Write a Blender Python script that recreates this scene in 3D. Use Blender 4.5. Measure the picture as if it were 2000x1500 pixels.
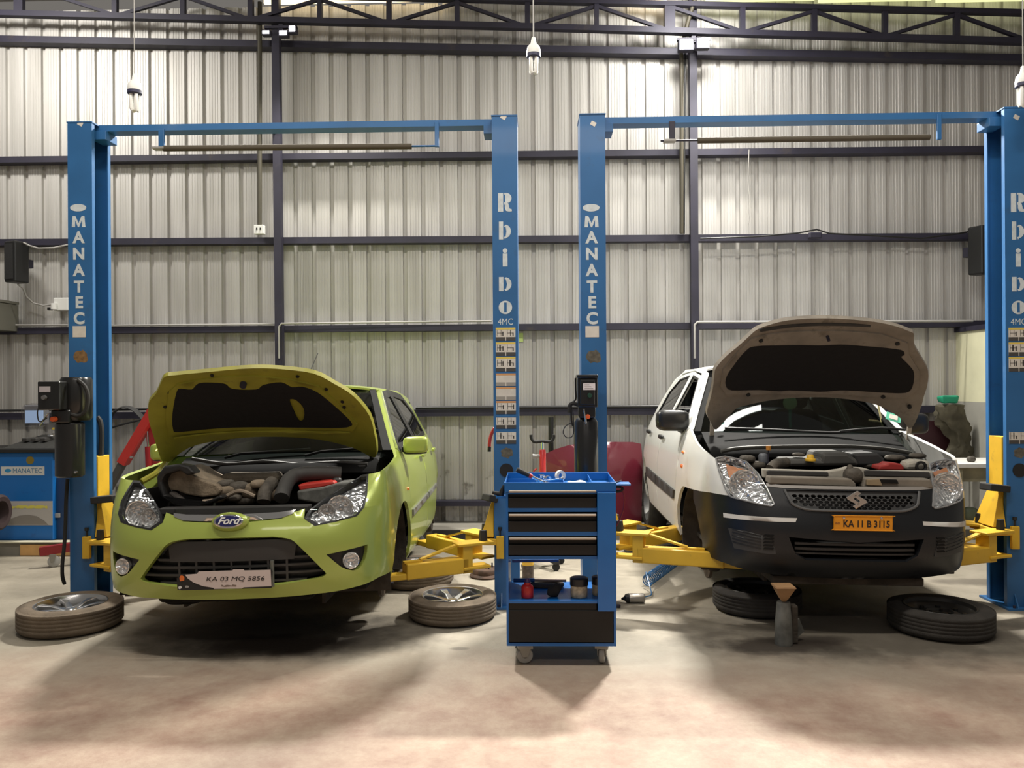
import bpy, bmesh, math, random
import numpy as np
from mathutils import Vector, Matrix
from mathutils.geometry import delaunay_2d_cdt
random.seed(7)
S=bpy.context.scene
for o in list(bpy.data.objects): bpy.data.objects.remove(o)
COL=S.collection
# ------------------------------------------------------------ camera
F=1570.0; HC=1.5
cd=bpy.data.cameras.new('camera'); cam=bpy.data.objects.new('camera',cd); COL.objects.link(cam)
cd.sensor_width=36.0; cd.sensor_fit='HORIZONTAL'; cd.lens=F/2000*36.0; cd.clip_start=0.05; cd.clip_end=200
CM=Matrix.Translation((0,0,HC))@Matrix.Rotation(math.radians(1.64),4,'Z')@Matrix.Rotation(math.radians(90),4,'X')@Matrix.Rotation(math.radians(-0.35),4,'Z')
cam.matrix_world=CM; S.camera=cam
S.view_settings.view_transform='Standard'; S.view_settings.look='None'; S.view_settings.exposure=0.0; S.view_settings.gamma=1.0
try: S.view_settings.use_curve_mapping=False
except Exception: pass
# ------------------------------------------------------------ world and lamps
W=bpy.data.worlds.new('world'); S.world=W; W.use_nodes=True
bg=W.node_tree.nodes['Background']; bg.inputs[0].default_value=(1.0,0.93,0.84,1); bg.inputs[1].default_value=0.17
def area(name,loc,target,sx,sy,power,color=(1,0.95,0.87),spread=180):
    l=bpy.data.lights.new(name,'AREA'); l.shape='RECTANGLE'; l.size=sx; l.size_y=sy; l.energy=power; l.color=color
    l.spread=math.radians(spread)
    o=bpy.data.objects.new(name,l); COL.objects.link(o); o.location=loc
    d=Vector(target)-Vector(loc); o.rotation_euler=d.to_track_quat('-Z','Y').to_euler(); return o
# flood lamps hung on the wall posts, thrown forward over the bays
area('flood_right',(1.93,7.75,4.93),(1.2,3.0,0.0),0.5,0.18,400,(1.0,0.96,0.88),135)
area('flood_left',(-2.15,7.75,4.98),(-2.0,3.4,0.0),0.5,0.18,235,(1.0,0.96,0.88),135)
# lamps that wash the wall
area('wall_wash_right',(1.55,7.2,5.1),(1.45,8.2,3.9),0.4,0.3,42,(1,0.97,0.92))
area('wall_wash_left',(-5.0,6.4,5.2),(-4.8,8.2,3.6),0.8,0.3,75,(1,0.96,0.9))
# tube lamps hung under the roof
area('tube_row_left',(-2.2,3.5,5.3),(-2.1,4.0,0.0),2.4,0.2,110,(1,0.94,0.84))
area('tube_row_right',(1.5,3.5,5.3),(1.5,4.0,0.0),2.4,0.2,112,(1,0.95,0.86))
area('tube_row_front',(0.0,-0.8,5.0),(0.0,4.0,0.8),5.0,0.4,52,(1,0.91,0.83))
area('tube_over_saloon',(1.50,5.75,5.0),(1.50,5.75,0.0),1.5,0.18,17,(1,0.97,0.92))
area('tube_over_saloon_rear',(1.50,6.25,5.0),(1.50,6.25,0.0),1.5,0.18,17,(1,0.97,0.92))
# ------------------------------------------------------------ helpers
def ray(px,py):
    d=CM.to_3x3()@Vector(((px-1000)/F,-(py-750)/F,-1.0)); return d
def atY(px,py,Y):
    d=ray(px,py); t=Y/d.y; return Vector((0,0,HC))+d*t
def atZ(px,py,Z=0.0):
    d=ray(px,py); t=(Z-HC)/d.z; return Vector((0,0,HC))+d*t
MATS={}
def mat(name,c,rough=.5,metal=0.0,coat=0.0,emit=None,es=1.0,var=0.0,vs=8.0,bump=0.0,bs=60.0,dirt=None,ds=3.0,dl=.55,spec=.5,alpha=1.0):
    if name in MATS: return MATS[name]
    m=bpy.data.materials.new(name); m.use_nodes=True; nt=m.node_tree; b=nt.nodes['Principled BSDF']
    b.inputs['Base Color'].default_value=(*c,1); b.inputs['Roughness'].default_value=rough; b.inputs['Metallic'].default_value=metal
    b.inputs['Coat Weight'].default_value=coat; b.inputs['Coat Roughness'].default_value=.06
    b.inputs['Specular IOR Level'].default_value=spec
    if emit: b.inputs['Emission Color'].default_value=(*emit,1); b.inputs['Emission Strength'].default_value=es
    tc=nt.nodes.new('ShaderNodeTexCoord')
    src=None
    if var>0:
        n=nt.nodes.new('ShaderNodeTexNoise'); n.inputs['Scale'].default_value=vs; n.inputs['Detail'].default_value=6
        nt.links.new(tc.outputs['Object'],n.inputs['Vector'])
        r=nt.nodes.new('ShaderNodeValToRGB'); r.color_ramp.elements[0].position=.3; r.color_ramp.elements[1].position=.7
        r.color_ramp.elements[0].color=(*[x*(1-var) for x in c],1); r.color_ramp.elements[1].color=(*[min(1,x*(1+var)) for x in c],1)
        nt.links.new(n.outputs['Fac'],r.inputs['Fac']); src=r.outputs['Color']
    if dirt:
        n=nt.nodes.new('ShaderNodeTexNoise'); n.inputs['Scale'].default_value=ds; n.inputs['Detail'].default_value=8; n.inputs['Roughness'].default_value=.65
        nt.links.new(tc.outputs['Object'],n.inputs['Vector'])
        r=nt.nodes.new('ShaderNodeValToRGB'); r.color_ramp.elements[0].position=dl; r.color_ramp.elements[1].position=min(1,dl+.16)
        nt.links.new(n.outputs['Fac'],r.inputs['Fac'])
        mx=nt.nodes.new('ShaderNodeMix'); mx.data_type='RGBA'
        nt.links.new(r.outputs['Color'],mx.inputs[0])
        if src: nt.links.new(src,mx.inputs[6])
        else: mx.inputs[6].default_value=(*c,1)
        mx.inputs[7].default_value=(*dirt,1); src=mx.outputs[2]
    if src: nt.links.new(src,b.inputs['Base Color'])
    if bump>0:
        n=nt.nodes.new('ShaderNodeTexNoise'); n.inputs['Scale'].default_value=bs; n.inputs['Detail'].default_value=4
        nt.links.new(tc.outputs['Object'],n.inputs['Vector'])
        bp=nt.nodes.new('ShaderNodeBump'); bp.inputs['Strength'].default_value=bump; bp.inputs['Distance'].default_value=.01
        nt.links.new(n.outputs['Fac'],bp.inputs['Height']); nt.links.new(bp.outputs['Normal'],b.inputs['Normal'])
    MATS[name]=m; return m
def glassmat(name,tint,refl=1.0,ior=1.5):
    m=bpy.data.materials.new(name); m.use_nodes=True; nt=m.node_tree; nt.nodes.clear()
    out=nt.nodes.new('ShaderNodeOutputMaterial'); t=nt.nodes.new('ShaderNodeBsdfTransparent'); t.inputs[0].default_value=(*tint,1)
    g=nt.nodes.new('ShaderNodeBsdfGlossy'); g.inputs['Roughness'].default_value=.02; g.inputs[0].default_value=(refl,refl,refl,1)
    f=nt.nodes.new('ShaderNodeFresnel'); f.inputs[0].default_value=ior
    mx=nt.nodes.new('ShaderNodeMixShader'); ge=nt.nodes.new('ShaderNodeNewGeometry'); sb=nt.nodes.new('ShaderNodeMath'); sb.operation='SUBTRACT'; sb.inputs[0].default_value=1; nt.links.new(ge.outputs['Backfacing'],sb.inputs[1]); ml=nt.nodes.new('ShaderNodeMath'); ml.operation='MULTIPLY'; nt.links.new(f.outputs[0],ml.inputs[0]); nt.links.new(sb.outputs[0],ml.inputs[1]); nt.links.new(ml.outputs[0],mx.inputs[0]); nt.links.new(t.outputs[0],mx.inputs[1]); nt.links.new(g.outputs[0],mx.inputs[2])
    nt.links.new(mx.outputs[0],out.inputs[0]); MATS[name]=m; return m
class MB:
    """collects simple solids; build() links them as one mesh object"""
    def __init__(s): s.v=[]; s.f=[]; s.sm=[]
    def add(s,vs,fs,smooth=False,M=None):
        n=len(s.v)
        for p in vs:
            p=Vector(p); s.v.append(tuple(M@p) if M else tuple(p))
        for f in fs: s.f.append([i+n for i in f]); s.sm.append(smooth)
        return s
    def box(s,x0,x1,y0,y1,z0,z1,M=None):
        return s.add([(x0,y0,z0),(x1,y0,z0),(x1,y1,z0),(x0,y1,z0),(x0,y0,z1),(x1,y0,z1),(x1,y1,z1),(x0,y1,z1)],
          [(0,3,2,1),(4,5,6,7),(0,1,5,4),(1,2,6,5),(2,3,7,6),(3,0,4,7)],False,M)
    def beam(s,a,b,w,h,up=(0,0,1)):
        a,b=Vector(a),Vector(b); d=(b-a).normalized(); up=Vector(up)
        if abs(d.dot(up))>.99: up=Vector((0,1,0))
        sx=d.cross(up).normalized(); uz=sx.cross(d).normalized(); sx*=w/2; uz*=h/2
        vs=[a-sx-uz,a+sx-uz,a+sx+uz,a-sx+uz,b-sx-uz,b+sx-uz,b+sx+uz,b-sx+uz]
        return s.add(vs,[(0,3,2,1),(4,5,6,7),(0,1,5,4),(1,2,6,5),(2,3,7,6),(3,0,4,7)])
    def tube(s,pts,r,n=10,cap=True,closed=False):
        pts=[Vector(p) for p in pts]; m=len(pts); rs=r if isinstance(r,(list,tuple)) else [r]*m
        vs=[];fs=[]; ref=None
        for i,p in enumerate(pts):
            d=(pts[min(i+1,m-1)]-pts[max(i-1,0)])
            if d.length<1e-9: d=Vector((0,0,1))
            d.normalize()
            if ref is None: ref=Vector((0,0,1)) if abs(d.z)<.9 else Vector((1,0,0))
            a=(ref-d*ref.dot(d)); 
            if a.length<1e-6: a=d.orthogonal()
            a.normalize(); ref=a; b=d.cross(a)
            for k in range(n):
                t=2*math.pi*k/n; vs.append(p+(a*math.cos(t)+b*math.sin(t))*rs[i])
        for i in range(m-1):
            for k in range(n): fs.append((i*n+k,i*n+(k+1)%n,(i+1)*n+(k+1)%n,(i+1)*n+k))
        if cap: fs.append(tuple(range(n-1,-1,-1))); fs.append(tuple((m-1)*n+k for k in range(n)))
        return s.add(vs,fs,True)
    def lathe(s,prof,n=32,M=None,smooth=True,caps=True):
        """prof: (r,z) list about z"""
        vs=[];fs=[];m=len(prof)
        for r,z in prof:
            for k in range(n):
                t=2*math.pi*k/n; vs.append((r*math.cos(t),r*math.sin(t),z))
        for i in range(m-1):
            for k in range(n): fs.append((i*n+k,i*n+(k+1)%n,(i+1)*n+(k+1)%n,(i+1)*n+k))
        if caps:
            if prof[0][0]>1e-5: fs.append(tuple(range(n-1,-1,-1)))
            if prof[-1][0]>1e-5: fs.append(tuple((m-1)*n+k for k in range(n)))
        return s.add(vs,fs,smooth,M)
    def prism(s,poly,y0,y1,M=None):
        """poly in (x,z), extruded along y"""
        n=len(poly); vs=[(x,y0,z) for x,z in poly]+[(x,y1,z) for x,z in poly]
        fs=[tuple(range(n)),tuple(range(2*n-1,n-1,-1))]+[(i,(i+n),(i+1)%n+n,(i+1)%n) for i in range(n)]
        return s.add(vs,fs,False,M)
    def grid(s,rows,smooth=True,closed=False):
        m=len(rows); n=len(rows[0]); vs=[p for r in rows for p in r]; fs=[]
        for i in range(m-1):
            for k in range(n if closed else n-1): fs.append((i*n+k,i*n+(k+1)%n,(i+1)*n+(k+1)%n,(i+1)*n+k))
        return s.add(vs,fs,smooth)
    def build(s,name,m,parent=None,bevel=0.0,recalc=True,seg=2,loc=None):
        me=bpy.data.meshes.new(name); me.from_pydata(s.v,[],s.f); me.polygons.foreach_set('use_smooth',s.sm)
        if recalc:
            bm=bmesh.new(); bm.from_mesh(me); bmesh.ops.remove_doubles(bm,verts=bm.verts,dist=1e-5); bmesh.ops.recalc_face_normals(bm,faces=bm.faces); bm.to_mesh(me); bm.free()
        if recalc and True in s.sm: me.set_sharp_from_angle(angle=math.radians(42))
        me.materials.append(m); o=bpy.data.objects.new(name,me); COL.objects.link(o)
        if parent: o.parent=parent
        if loc is not None: o.location=loc
        if bevel>0:
            b=o.modifiers.new('bevel','BEVEL'); b.width=bevel; b.segments=seg; b.limit_method='ANGLE'; b.angle_limit=math.radians(40)
        else:
            pass
        return o
def tag(o,label=None,cat=None,group=None,kind=None):
    if label: o['label']=label
    if cat: o['category']=cat
    if group: o['group']=group
    if kind: o['kind']=kind
    return o
def empty(name,M=None,loc=(0,0,0),label=None,cat=None,group=None):
    o=bpy.data.objects.new(name,None); COL.objects.link(o); o.empty_display_size=.1
    o.matrix_world=M if M is not None else Matrix.Translation(loc)
    return tag(o,label,cat,group)
def struct(o): o['kind']='structure'; return o
def copy_tree(o,parent=None):
    c=o.copy(); COL.objects.link(c)
    if parent: c.parent=parent
    for ch in list(o.children): copy_tree(ch,c)
    return c
def text(name,s,size,m,parent,M,ext=.001,bold=0.0,sx=1.0,align='CENTER',shear=0.0):
    cu=bpy.data.curves.new(name,'FONT'); cu.body=s; cu.size=size; cu.extrude=ext; cu.align_x=align; cu.align_y='CENTER'; cu.offset=0.0 if 'M' in s else bold; cu.shear=shear; cu.resolution_u=4
    t=bpy.data.objects.new('tmp',cu); COL.objects.link(t); dg=bpy.context.evaluated_depsgraph_get(); dg.update()
    me=bpy.data.meshes.new_from_object(t.evaluated_get(dg)); bpy.data.objects.remove(t); bpy.data.curves.remove(cu)
    for v in me.vertices: v.co=Vector((v.co.x*sx,v.co.y,v.co.z))
    me.name=name; me.materials.clear(); me.materials.append(m); o=bpy.data.objects.new(name,me); COL.objects.link(o)
    o.parent=parent; o.matrix_local=M if M is not None else Matrix.Identity(4)
    return o
FACE=Matrix.Rotation(math.radians(90),4,'X')   # text standing up and facing -Y
def fm(x,y,z,rot=0): return Matrix.Translation((x,y,z))@Matrix.Rotation(math.radians(rot),4,'Y')@FACE
def smooth(a,b,x):
    t=min(1,max(0,(x-a)/(b-a))); return t*t*(3-2*t)
def interp(tab,x):
    if x<=tab[0][0]: return tab[0][1]
    for (a,b),(c,d) in zip(tab,tab[1:]):
        if x<=c: 
            t=(x-a)/(c-a); return b+(d-b)*t
    return tab[-1][1]
def catmull(pts,n=8,closed=False):
    pts=[Vector(p) for p in pts]; out=[]; m=len(pts)
    rng=range(m if closed else m-1)
    for i in rng:
        if closed: p0,p1,p2,p3=pts[i-1],pts[i],pts[(i+1)%m],pts[(i+2)%m]
        else: p0,p1,p2,p3=pts[max(i-1,0)],pts[i],pts[i+1],pts[min(i+2,m-1)]
        for k in range(n):
            t=k/n; out.append(.5*((2*p1)+(-p0+p2)*t+(2*p0-5*p1+4*p2-p3)*t*t+(-p0+3*p1-3*p2+p3)*t**3))
    if not closed: out.append(pts[-1])
    return out
def rnd(poly,n=4):
    return [(p.x,p.y) for p in catmull([(a,b,0) for a,b in poly],n,True)]
def inpoly(x,y,P):
    c=False;j=len(P)-1
    for i in range(len(P)):
        xi,yi=P[i];xj,yj=P[j]
        if (yi>y)!=(yj>y) and x<(xj-xi)*(y-yi)/(yj-yi)+xi: c=not c
        j=i
    return c
def densify(P,step):
    out=[]
    for i in range(len(P)):
        a=P[i];b=P[(i+1)%len(P)]; L=math.hypot(b[0]-a[0],b[1]-a[1]); k=max(1,int(L/step))
        for q in range(k): out.append((a[0]+(b[0]-a[0])*q/k,a[1]+(b[1]-a[1])*q/k))
    return out
def patch(fn,outer,holes=(),step=.035,th=.012,off=0.0,mb=None,skip_back=False):
    """sheet of thickness th following surface fn(a,b)->(point,normal) inside the outline, with holes; a solid mesh"""
    mb=mb or MB()
    outer=densify(outer,step); holes=[densify(h,step) for h in holes]
    pts=[];edges=[]
    for L in [outer]+holes:
        n0=len(pts); pts+=[Vector(p) for p in L]; edges+=[(n0+i,n0+(i+1)%len(L)) for i in range(len(L))]
    xs=[p[0] for p in outer]; ys=[p[1] for p in outer]
    x=min(xs)+step*.5
    def near(x,y):
        return any(abs(px-x)<step*.4 and abs(py-y)<step*.4 for px,py in bpts)
    bpts=[(p.x,p.y) for p in pts]
    while x<max(xs):
        y=min(ys)+step*.5
        while y<max(ys):
            if inpoly(x,y,outer) and not any(inpoly(x,y,h) for h in holes) and not near(x,y): pts.append(Vector((x,y)))
            y+=step
        x+=step
    v2,e2,f2,_,_,_=delaunay_2d_cdt([Vector((p[0],p[1])) for p in pts],edges,[],0,1e-6)
    fs=[]
    for f in f2:
        cx=sum(v2[i][0] for i in f)/len(f); cy=sum(v2[i][1] for i in f)/len(f)
        if inpoly(cx,cy,outer) and not any(inpoly(cx,cy,h) for h in holes): fs.append(list(f))
    V=[];N=[]
    for p in v2:
        a,n=fn(p[0],p[1]); V.append(Vector(a)+Vector(n)*off); N.append(Vector(n))
    nv=len(V); cnt={}
    for f in fs:
        for i in range(len(f)):
            a,b=f[i],f[(i+1)%len(f)]; k=(min(a,b),max(a,b)); cnt.setdefault(k,[]).append((a,b))
    allv=V+[V[i]-N[i]*th for i in range(nv)]
    mb.add(allv,[tuple(f) for f in fs]+[tuple(i+nv for i in reversed(f)) for f in fs],True)
    # rim gets its own vertices so that its edge stays crisp
    rv=[];rf=[]
    for k,l in cnt.items():
        if len(l)==1:
            a,b=l[0]; n0=len(rv); rv+=[V[a],V[b],V[b]-N[b]*th,V[a]-N[a]*th]; rf.append((n0+1,n0,n0+3,n0+2))
    mb.add(rv,rf,False)
    return mb
# ------------------------------------------------------------ materials
BLUE=mat('lift_blue',(0.024,0.12,0.30),.42,var=.10,vs=3,coat=.15,dirt=(0.03,0.10,0.22),ds=9,dl=.60)
CARTBLUE=mat('cart_blue',(0.006,0.125,0.42),.35,var=.06,coat=.2)
YEL=mat('lift_yellow',(0.66,0.40,0.028),.48,var=.10,vs=5,dirt=(0.40,0.25,0.04),ds=14,dl=.62)
STEEL=mat('dark_steel',(0.020,0.018,0.034),.6,var=.2,vs=4,dirt=(0.045,0.036,0.034),ds=5,dl=.6)
BLK=mat('black_plastic',(0.012,0.012,0.012),.42)
RUB=mat('black_rubber',(0.018,0.017,0.016),.8)
DUSTRUB=mat('dusty_rubber',(0.130,0.100,0.070),.92,var=.25,vs=9,bump=.3,bs=120)
DARKTYRE=mat('dark_tyre',(0.030,0.026,0.022),.9,var=.3,vs=9,bump=.3,bs=120)
ALLOY=mat('alloy',(0.62,0.62,0.62),.24,metal=.95)
STEELRIM=mat('painted_rim',(0.05,0.048,0.045),.5,metal=.5)
CHROME=mat('chrome',(0.75,0.75,0.75),.12,metal=1.0)
DRAWER=mat('drawer_black',(0.011,0.0105,0.010),.5,spec=.35)
ALU=mat('brushed_handle',(0.62,0.56,0.48),.3,metal=.8)
WHITE=mat('white_paint',(0.72,0.72,0.69),.6)
LETTER=mat('letter_white',(0.55,0.60,0.62),.6,var=.12,vs=30)
PAPER=mat('sticker_paper',(0.62,0.58,0.52),.6,var=.08,vs=20)
RED=mat('crane_red',(0.50,0.030,0.025),.38,coat=.2)
DRED=mat('dark_red',(0.20,0.012,0.014),.4)
GREYP=mat('grey_pipe',(0.33,0.32,0.30),.5)
BROWN=mat('foam_sleeve',(0.075,0.062,0.042),.85)
YSTK=mat('sticker_yellow',(0.70,0.52,0.10),.6)
DSTK=mat('sticker_dark',(0.06,0.055,0.05),.6)
# ------------------------------------------------------------ floor
def floor_mat():
    m=bpy.data.materials.new('dusty_concrete'); m.use_nodes=True; nt=m.node_tree; b=nt.nodes['Principled BSDF']; L=nt.links.new
    b.inputs['Roughness'].default_value=.62
    g=nt.nodes.new('ShaderNodeTexCoord'); sep=nt.nodes.new('ShaderNodeSeparateXYZ'); L(g.outputs['Object'],sep.inputs[0])
    def noise(s,d=6,r=.6,w=0):
        n=nt.nodes.new('ShaderNodeTexNoise'); n.inputs['Scale'].default_value=s; n.inputs['Detail'].default_value=d; n.inputs['Roughness'].default_value=r; n.inputs['Distortion'].default_value=w; L(g.outputs['Object'],n.inputs['Vector']); return n.outputs['Fac']
    def mx(f,a,c):
        n=nt.nodes.new('ShaderNodeMix'); n.data_type='RGBA'
        if isinstance(f,float): n.inputs[0].default_value=f
        else: L(f,n.inputs[0])
        for i,q in ((6,a),(7,c)):
            if isinstance(q,tuple): n.inputs[i].default_value=(*q,1)
            else: L(q,n.inputs[i])
        return n.outputs[2]
    def ramp(f,a,c):
        r=nt.nodes.new('ShaderNodeMapRange'); r.inputs[1].default_value=a; r.inputs[2].default_value=c; L(f,r.inputs[0]); return r.outputs[0]
    def math_(op,a,c):
        n=nt.nodes.new('ShaderNodeMath'); n.operation=op
        for i,q in enumerate((a,c)):
            if isinstance(q,(int,float)): n.inputs[i].default_value=q
            else: L(q,n.inputs[i])
        return n.outputs[0]
    grey=mx(ramp(noise(2.6,9,.62),.34,.66),(0.22,0.195,0.150),(0.32,0.285,0.225))
    pink=mx(ramp(noise(4.6,12,.74),.33,.67),(0.27,0.168,0.125),(0.42,0.325,0.245))
    y=math_('ADD',sep.outputs[1],math_('MULTIPLY',noise(1.3,5),1.1))
    near=ramp(y,5.1,4.3)
    c=mx(near,grey,pink)
    fine=noise(34,6,.7); c=mx(ramp(fine,.62,.80),c,(0.24,0.18,0.13))
    # oil stains, plus wide patches painting in the shadow under the cars
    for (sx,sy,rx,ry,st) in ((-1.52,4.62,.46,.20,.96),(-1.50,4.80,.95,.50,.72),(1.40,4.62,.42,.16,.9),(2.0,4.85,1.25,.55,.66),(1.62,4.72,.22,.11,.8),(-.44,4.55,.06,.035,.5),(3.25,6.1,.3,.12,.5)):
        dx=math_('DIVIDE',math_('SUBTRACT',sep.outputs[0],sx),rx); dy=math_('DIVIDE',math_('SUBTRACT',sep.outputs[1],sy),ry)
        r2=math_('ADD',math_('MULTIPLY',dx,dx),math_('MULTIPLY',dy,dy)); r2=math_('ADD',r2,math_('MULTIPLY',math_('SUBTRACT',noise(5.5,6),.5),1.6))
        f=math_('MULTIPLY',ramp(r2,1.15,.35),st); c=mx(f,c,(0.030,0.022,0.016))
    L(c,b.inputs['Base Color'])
    bp=nt.nodes.new('ShaderNodeBump'); bp.inputs['Strength'].default_value=.25; bp.inputs['Distance'].default_value=.01; L(noise(40,5),bp.inputs['Height']); L(bp.outputs['Normal'],b.inputs['Normal'])
    return m
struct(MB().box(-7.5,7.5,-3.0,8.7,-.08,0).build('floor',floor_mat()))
# ------------------------------------------------------------ back wall of ribbed sheet
WY=8.2
def wall_mat():
    m=bpy.data.materials.new('ribbed_sheet'); m.use_nodes=True; nt=m.node_tree; b=nt.nodes['Principled BSDF']; L=nt.links.new
    b.inputs['Roughness'].default_value=.5; b.inputs['Metallic'].default_value=.25
    g=nt.nodes.new('ShaderNodeTexCoord'); mp=nt.nodes.new('ShaderNodeMapping'); mp.inputs['Scale'].default_value=(5.0,1,.35); L(g.outputs['Object'],mp.inputs[0])
    n=nt.nodes.new('ShaderNodeTexNoise'); n.inputs['Scale'].default_value=1.6; n.inputs['Detail'].default_value=5; L(mp.outputs[0],n.inputs['Vector'])
    r=nt.nodes.new('ShaderNodeValToRGB'); e=r.color_ramp.elements; e[0].position=.3; e[0].color=(0.43,0.415,0.385,1); e[1].position=.7; e[1].color=(0.58,0.565,0.535,1)
    L(n.outputs['Fac'],r.inputs['Fac'])
    # splashes of grime near the foot of the sheets
    n2=nt.nodes.new('ShaderNodeTexNoise'); n2.inputs['Scale'].default_value=7; n2.inputs['Detail'].default_value=8; L(g.outputs['Object'],n2.inputs['Vector'])
    sp=nt.nodes.new('ShaderNodeSeparateXYZ'); L(g.outputs['Object'],sp.inputs[0])
    mr=nt.nodes.new('ShaderNodeMapRange'); mr.inputs[1].default_value=1.5; mr.inputs[2].default_value=.1; mr.inputs[3].default_value=-.25; mr.inputs[4].default_value=.10; L(sp.outputs[2],mr.inputs[0])
    ad=nt.nodes.new('ShaderNodeMath'); ad.operation='ADD'; L(mr.outputs[0],ad.inputs[0]); L(n2.outputs['Fac'],ad.inputs[1])
    m2=nt.nodes.new('ShaderNodeMapRange'); m2.inputs[1].default_value=.60; m2.inputs[2].default_value=.72; L(ad.outputs[0],m2.inputs[0])
    mx=nt.nodes.new('ShaderNodeMix'); mx.data_type='RGBA'; L(m2.outputs[0],mx.inputs[0]); L(r.outputs[0],mx.inputs[6]); mx.inputs[7].default_value=(.20,.185,.16,1)
    L(mx.outputs[2],b.inputs['Base Color']); return m
WALLM=wall_mat()
def wall_profile(x0,x1,phase,pitch=.188):
    pts=[]; k0=math.floor((x0-phase)/pitch); x=phase+k0*pitch
    while x<x1:
        pts+=[(x-.024,0),(x-.019,.032),(x+.019,.032),(x+.024,0)]
        for q in range(1,5):
            c=x+.024+(pitch-.048)*q/5; pts+=[(c-.0045,0),(c-.0015,-.0028),(c+.0015,-.0028),(c+.0045,0)]
        x+=pitch
    return pts
PH=atY(1079,600,WY).x
prof=wall_profile(-7.4,7.4,PH)
mb=MB(); vs=[];fs=[]
for (x,y) in prof: vs+=[(x,WY+y,.05),(x,WY+y,5.40+(.0 if x<0 else .0))]
for i in range(len(prof)-1): fs.append((2*i,2*i+2,2*i+3,2*i+1))
mb.add(vs,fs); 
bk=[(-7.5,WY+.05),(7.5,WY+.05)]
mb.box(-7.5,7.5,WY+.04,WY+.055,.05,5.40)
struct(mb.build('wall_back',WALLM,recalc=False))
# kerb at the foot of the wall, machine plinth on the left
CONC=mat('kerb_concrete',(0.20,0.185,0.155),.8,var=.15,vs=6)
struct(MB().box(-2.35,7.5,7.72,WY-.001,0,.10).build('baseboard_back',CONC))
struct(MB().box(-7.5,-2.35,7.02,WY-.001,0,.115).build('baseboard_left',CONC))
KY=mat('kerb_yellow',(0.58,0.33,0.12),.75,var=.15,vs=9); KB=mat('kerb_black',(0.035,0.035,0.035),.75,var=.2)
x0=atY(845,1040,7.71).x; x1=atY(920,1040,7.71).x; x2=atY(965,1040,7.71).x
struct(MB().box(x0,x1,7.705,7.719,.003,.099).build('trim_1',KB)); struct(MB().box(x1+.002,x2,7.705,7.719,.003,.099).build('trim_2',KY))
# faded yellow patch on the floor by the plinth and its pale nosing
pp=[(atZ(a,b).x,atZ(a,b).y) for a,b in ((35,1086),(60,1068),(115,1066),(150,1085),(150,1092),(60,1092))]
mbp=MB(); xl=atY(38,1070,7.0).x; xr=atY(150,1070,7.0).x
mbp.box(xl,xr,7.008,7.019,.004,.10); struct(mbp.build('trim_3',KY))
struct(MB().box(-7.5,-2.35,6.995,7.06,.116,.128).build('trim_4',mat('pale_nosing',(0.70,0.66,0.50),.6)))
# girts, posts
def girt(n,p0,p1,hpx,Y=8.14,d=.06,m=STEEL):
    a=atY(*p0,Y); b=atY(*p1,Y); t=(b-a); e=t/ t.x; a=a-e*(a.x+7.4); b=b+e*(7.4-b.x)
    struct(MB().beam(a,b,d*2,hpx/F*Y).build('trim_%d'%n,m))
girt(5,(0,80),(2000,117),13); girt(6,(0,315),(1920,294),12); girt(7,(0,475),(1920,463),12.5)
girt(8,(0,647),(1920,633),12.5); girt(9,(0,813),(1285,803),13); girt(10,(300,982),(960,982),10)
for k,(xa,xb) in enumerate(((540,550),(1352,1358))):
    a=atY(xa,60,8.04); b=atY(xb,900,8.04); mbq=MB().beam((a.x,8.03,5.4),(b.x,8.03,.1),.075,.075,up=(0,1,0)); struct(mbq.build('trim_%d'%(11+k),STEEL))
# girder under the eave
YT=7.93
tr=MB()
def tp(x,y): return atY(x,y,YT)
tr.beam(tp(-350,18),tp(1000,52),.07,.055); tr.beam(tp(1000,52),tp(2350,92),.07,.055)
tr.beam(tp(-350,-32),tp(2350,34),.07,.045)
for x,w in ((38,.09),(225,.05),(358,.045),(490,.05),(625,.045),(760,.05),(893,.045),(1030,.05),(1165,.045),(1308,.10),(1450,.05),(1590,.05),(1728,.045),(1868,.05),(2005,.05)):
    yb=27+x*.026; yt=-22+x*.024; tr.beam(tp(x,yb),tp(x,yt),w,.05,up=(0,1,0))
nodes_b=[-45,225,490,760,1030,1308,1450,1728,2000]
for a,b in ((120-30,225),(358,232),(358,484),(625,498),(625,754),(893,767),(893,1024),(1165,1037),(1165,1300),(1316,1448),(1590,1456),(1590,1722),(1868,1735),(1868,1998)):
    tr.beam(tp(a,-16+a*.024 if True else 0),tp(b,24+b*.026),.03,.032,up=(0,1,0))
struct(tr.build('trim_13',STEEL))
# roof sheets, with translucent daylight strips
ROOF=mat('roof_sheet',(0.34,0.32,0.28),.6,var=.15)
struct(MB().beam((-7.5,7.3,5.66),(7.5,7.3,5.66),2.4,.02).build('ceiling',ROOF))
SKY1=mat('daylight_sheet',(0.5,0.5,0.3),.5,emit=(0.95,0.98,0.50),es=1.0)
SKY2=mat('warm_gap',(0.8,0.7,0.5),.5,emit=(1.0,0.80,0.50),es=2.2)
a=atY(1370,8,8.15); b=atY(2100,8,8.15)
for k,(xa,xb) in enumerate(((1375,1588),(1596,1815),(1824,2060))):
    a=atY(xa,3,8.1); b=atY(xb,3,8.1); struct(MB().box(a.x,b.x,8.02,8.07,a.z-.028,5.50).build('window_%d'%(k+1),SKY1))
a=atY(515,2,8.15); b=atY(868,2,8.15); a=atY(515,6,8.08); b=atY(868,6,8.08); struct(MB().box(a.x,b.x,8.08,8.12,a.z,5.50).build('window_4',SKY2))
a=atY(1225,12,8.15); b=atY(1300,12,8.15); struct(MB().box(a.x,b.x,8.08,8.12,a.z,5.45).build('window_5',SKY2))
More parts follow.
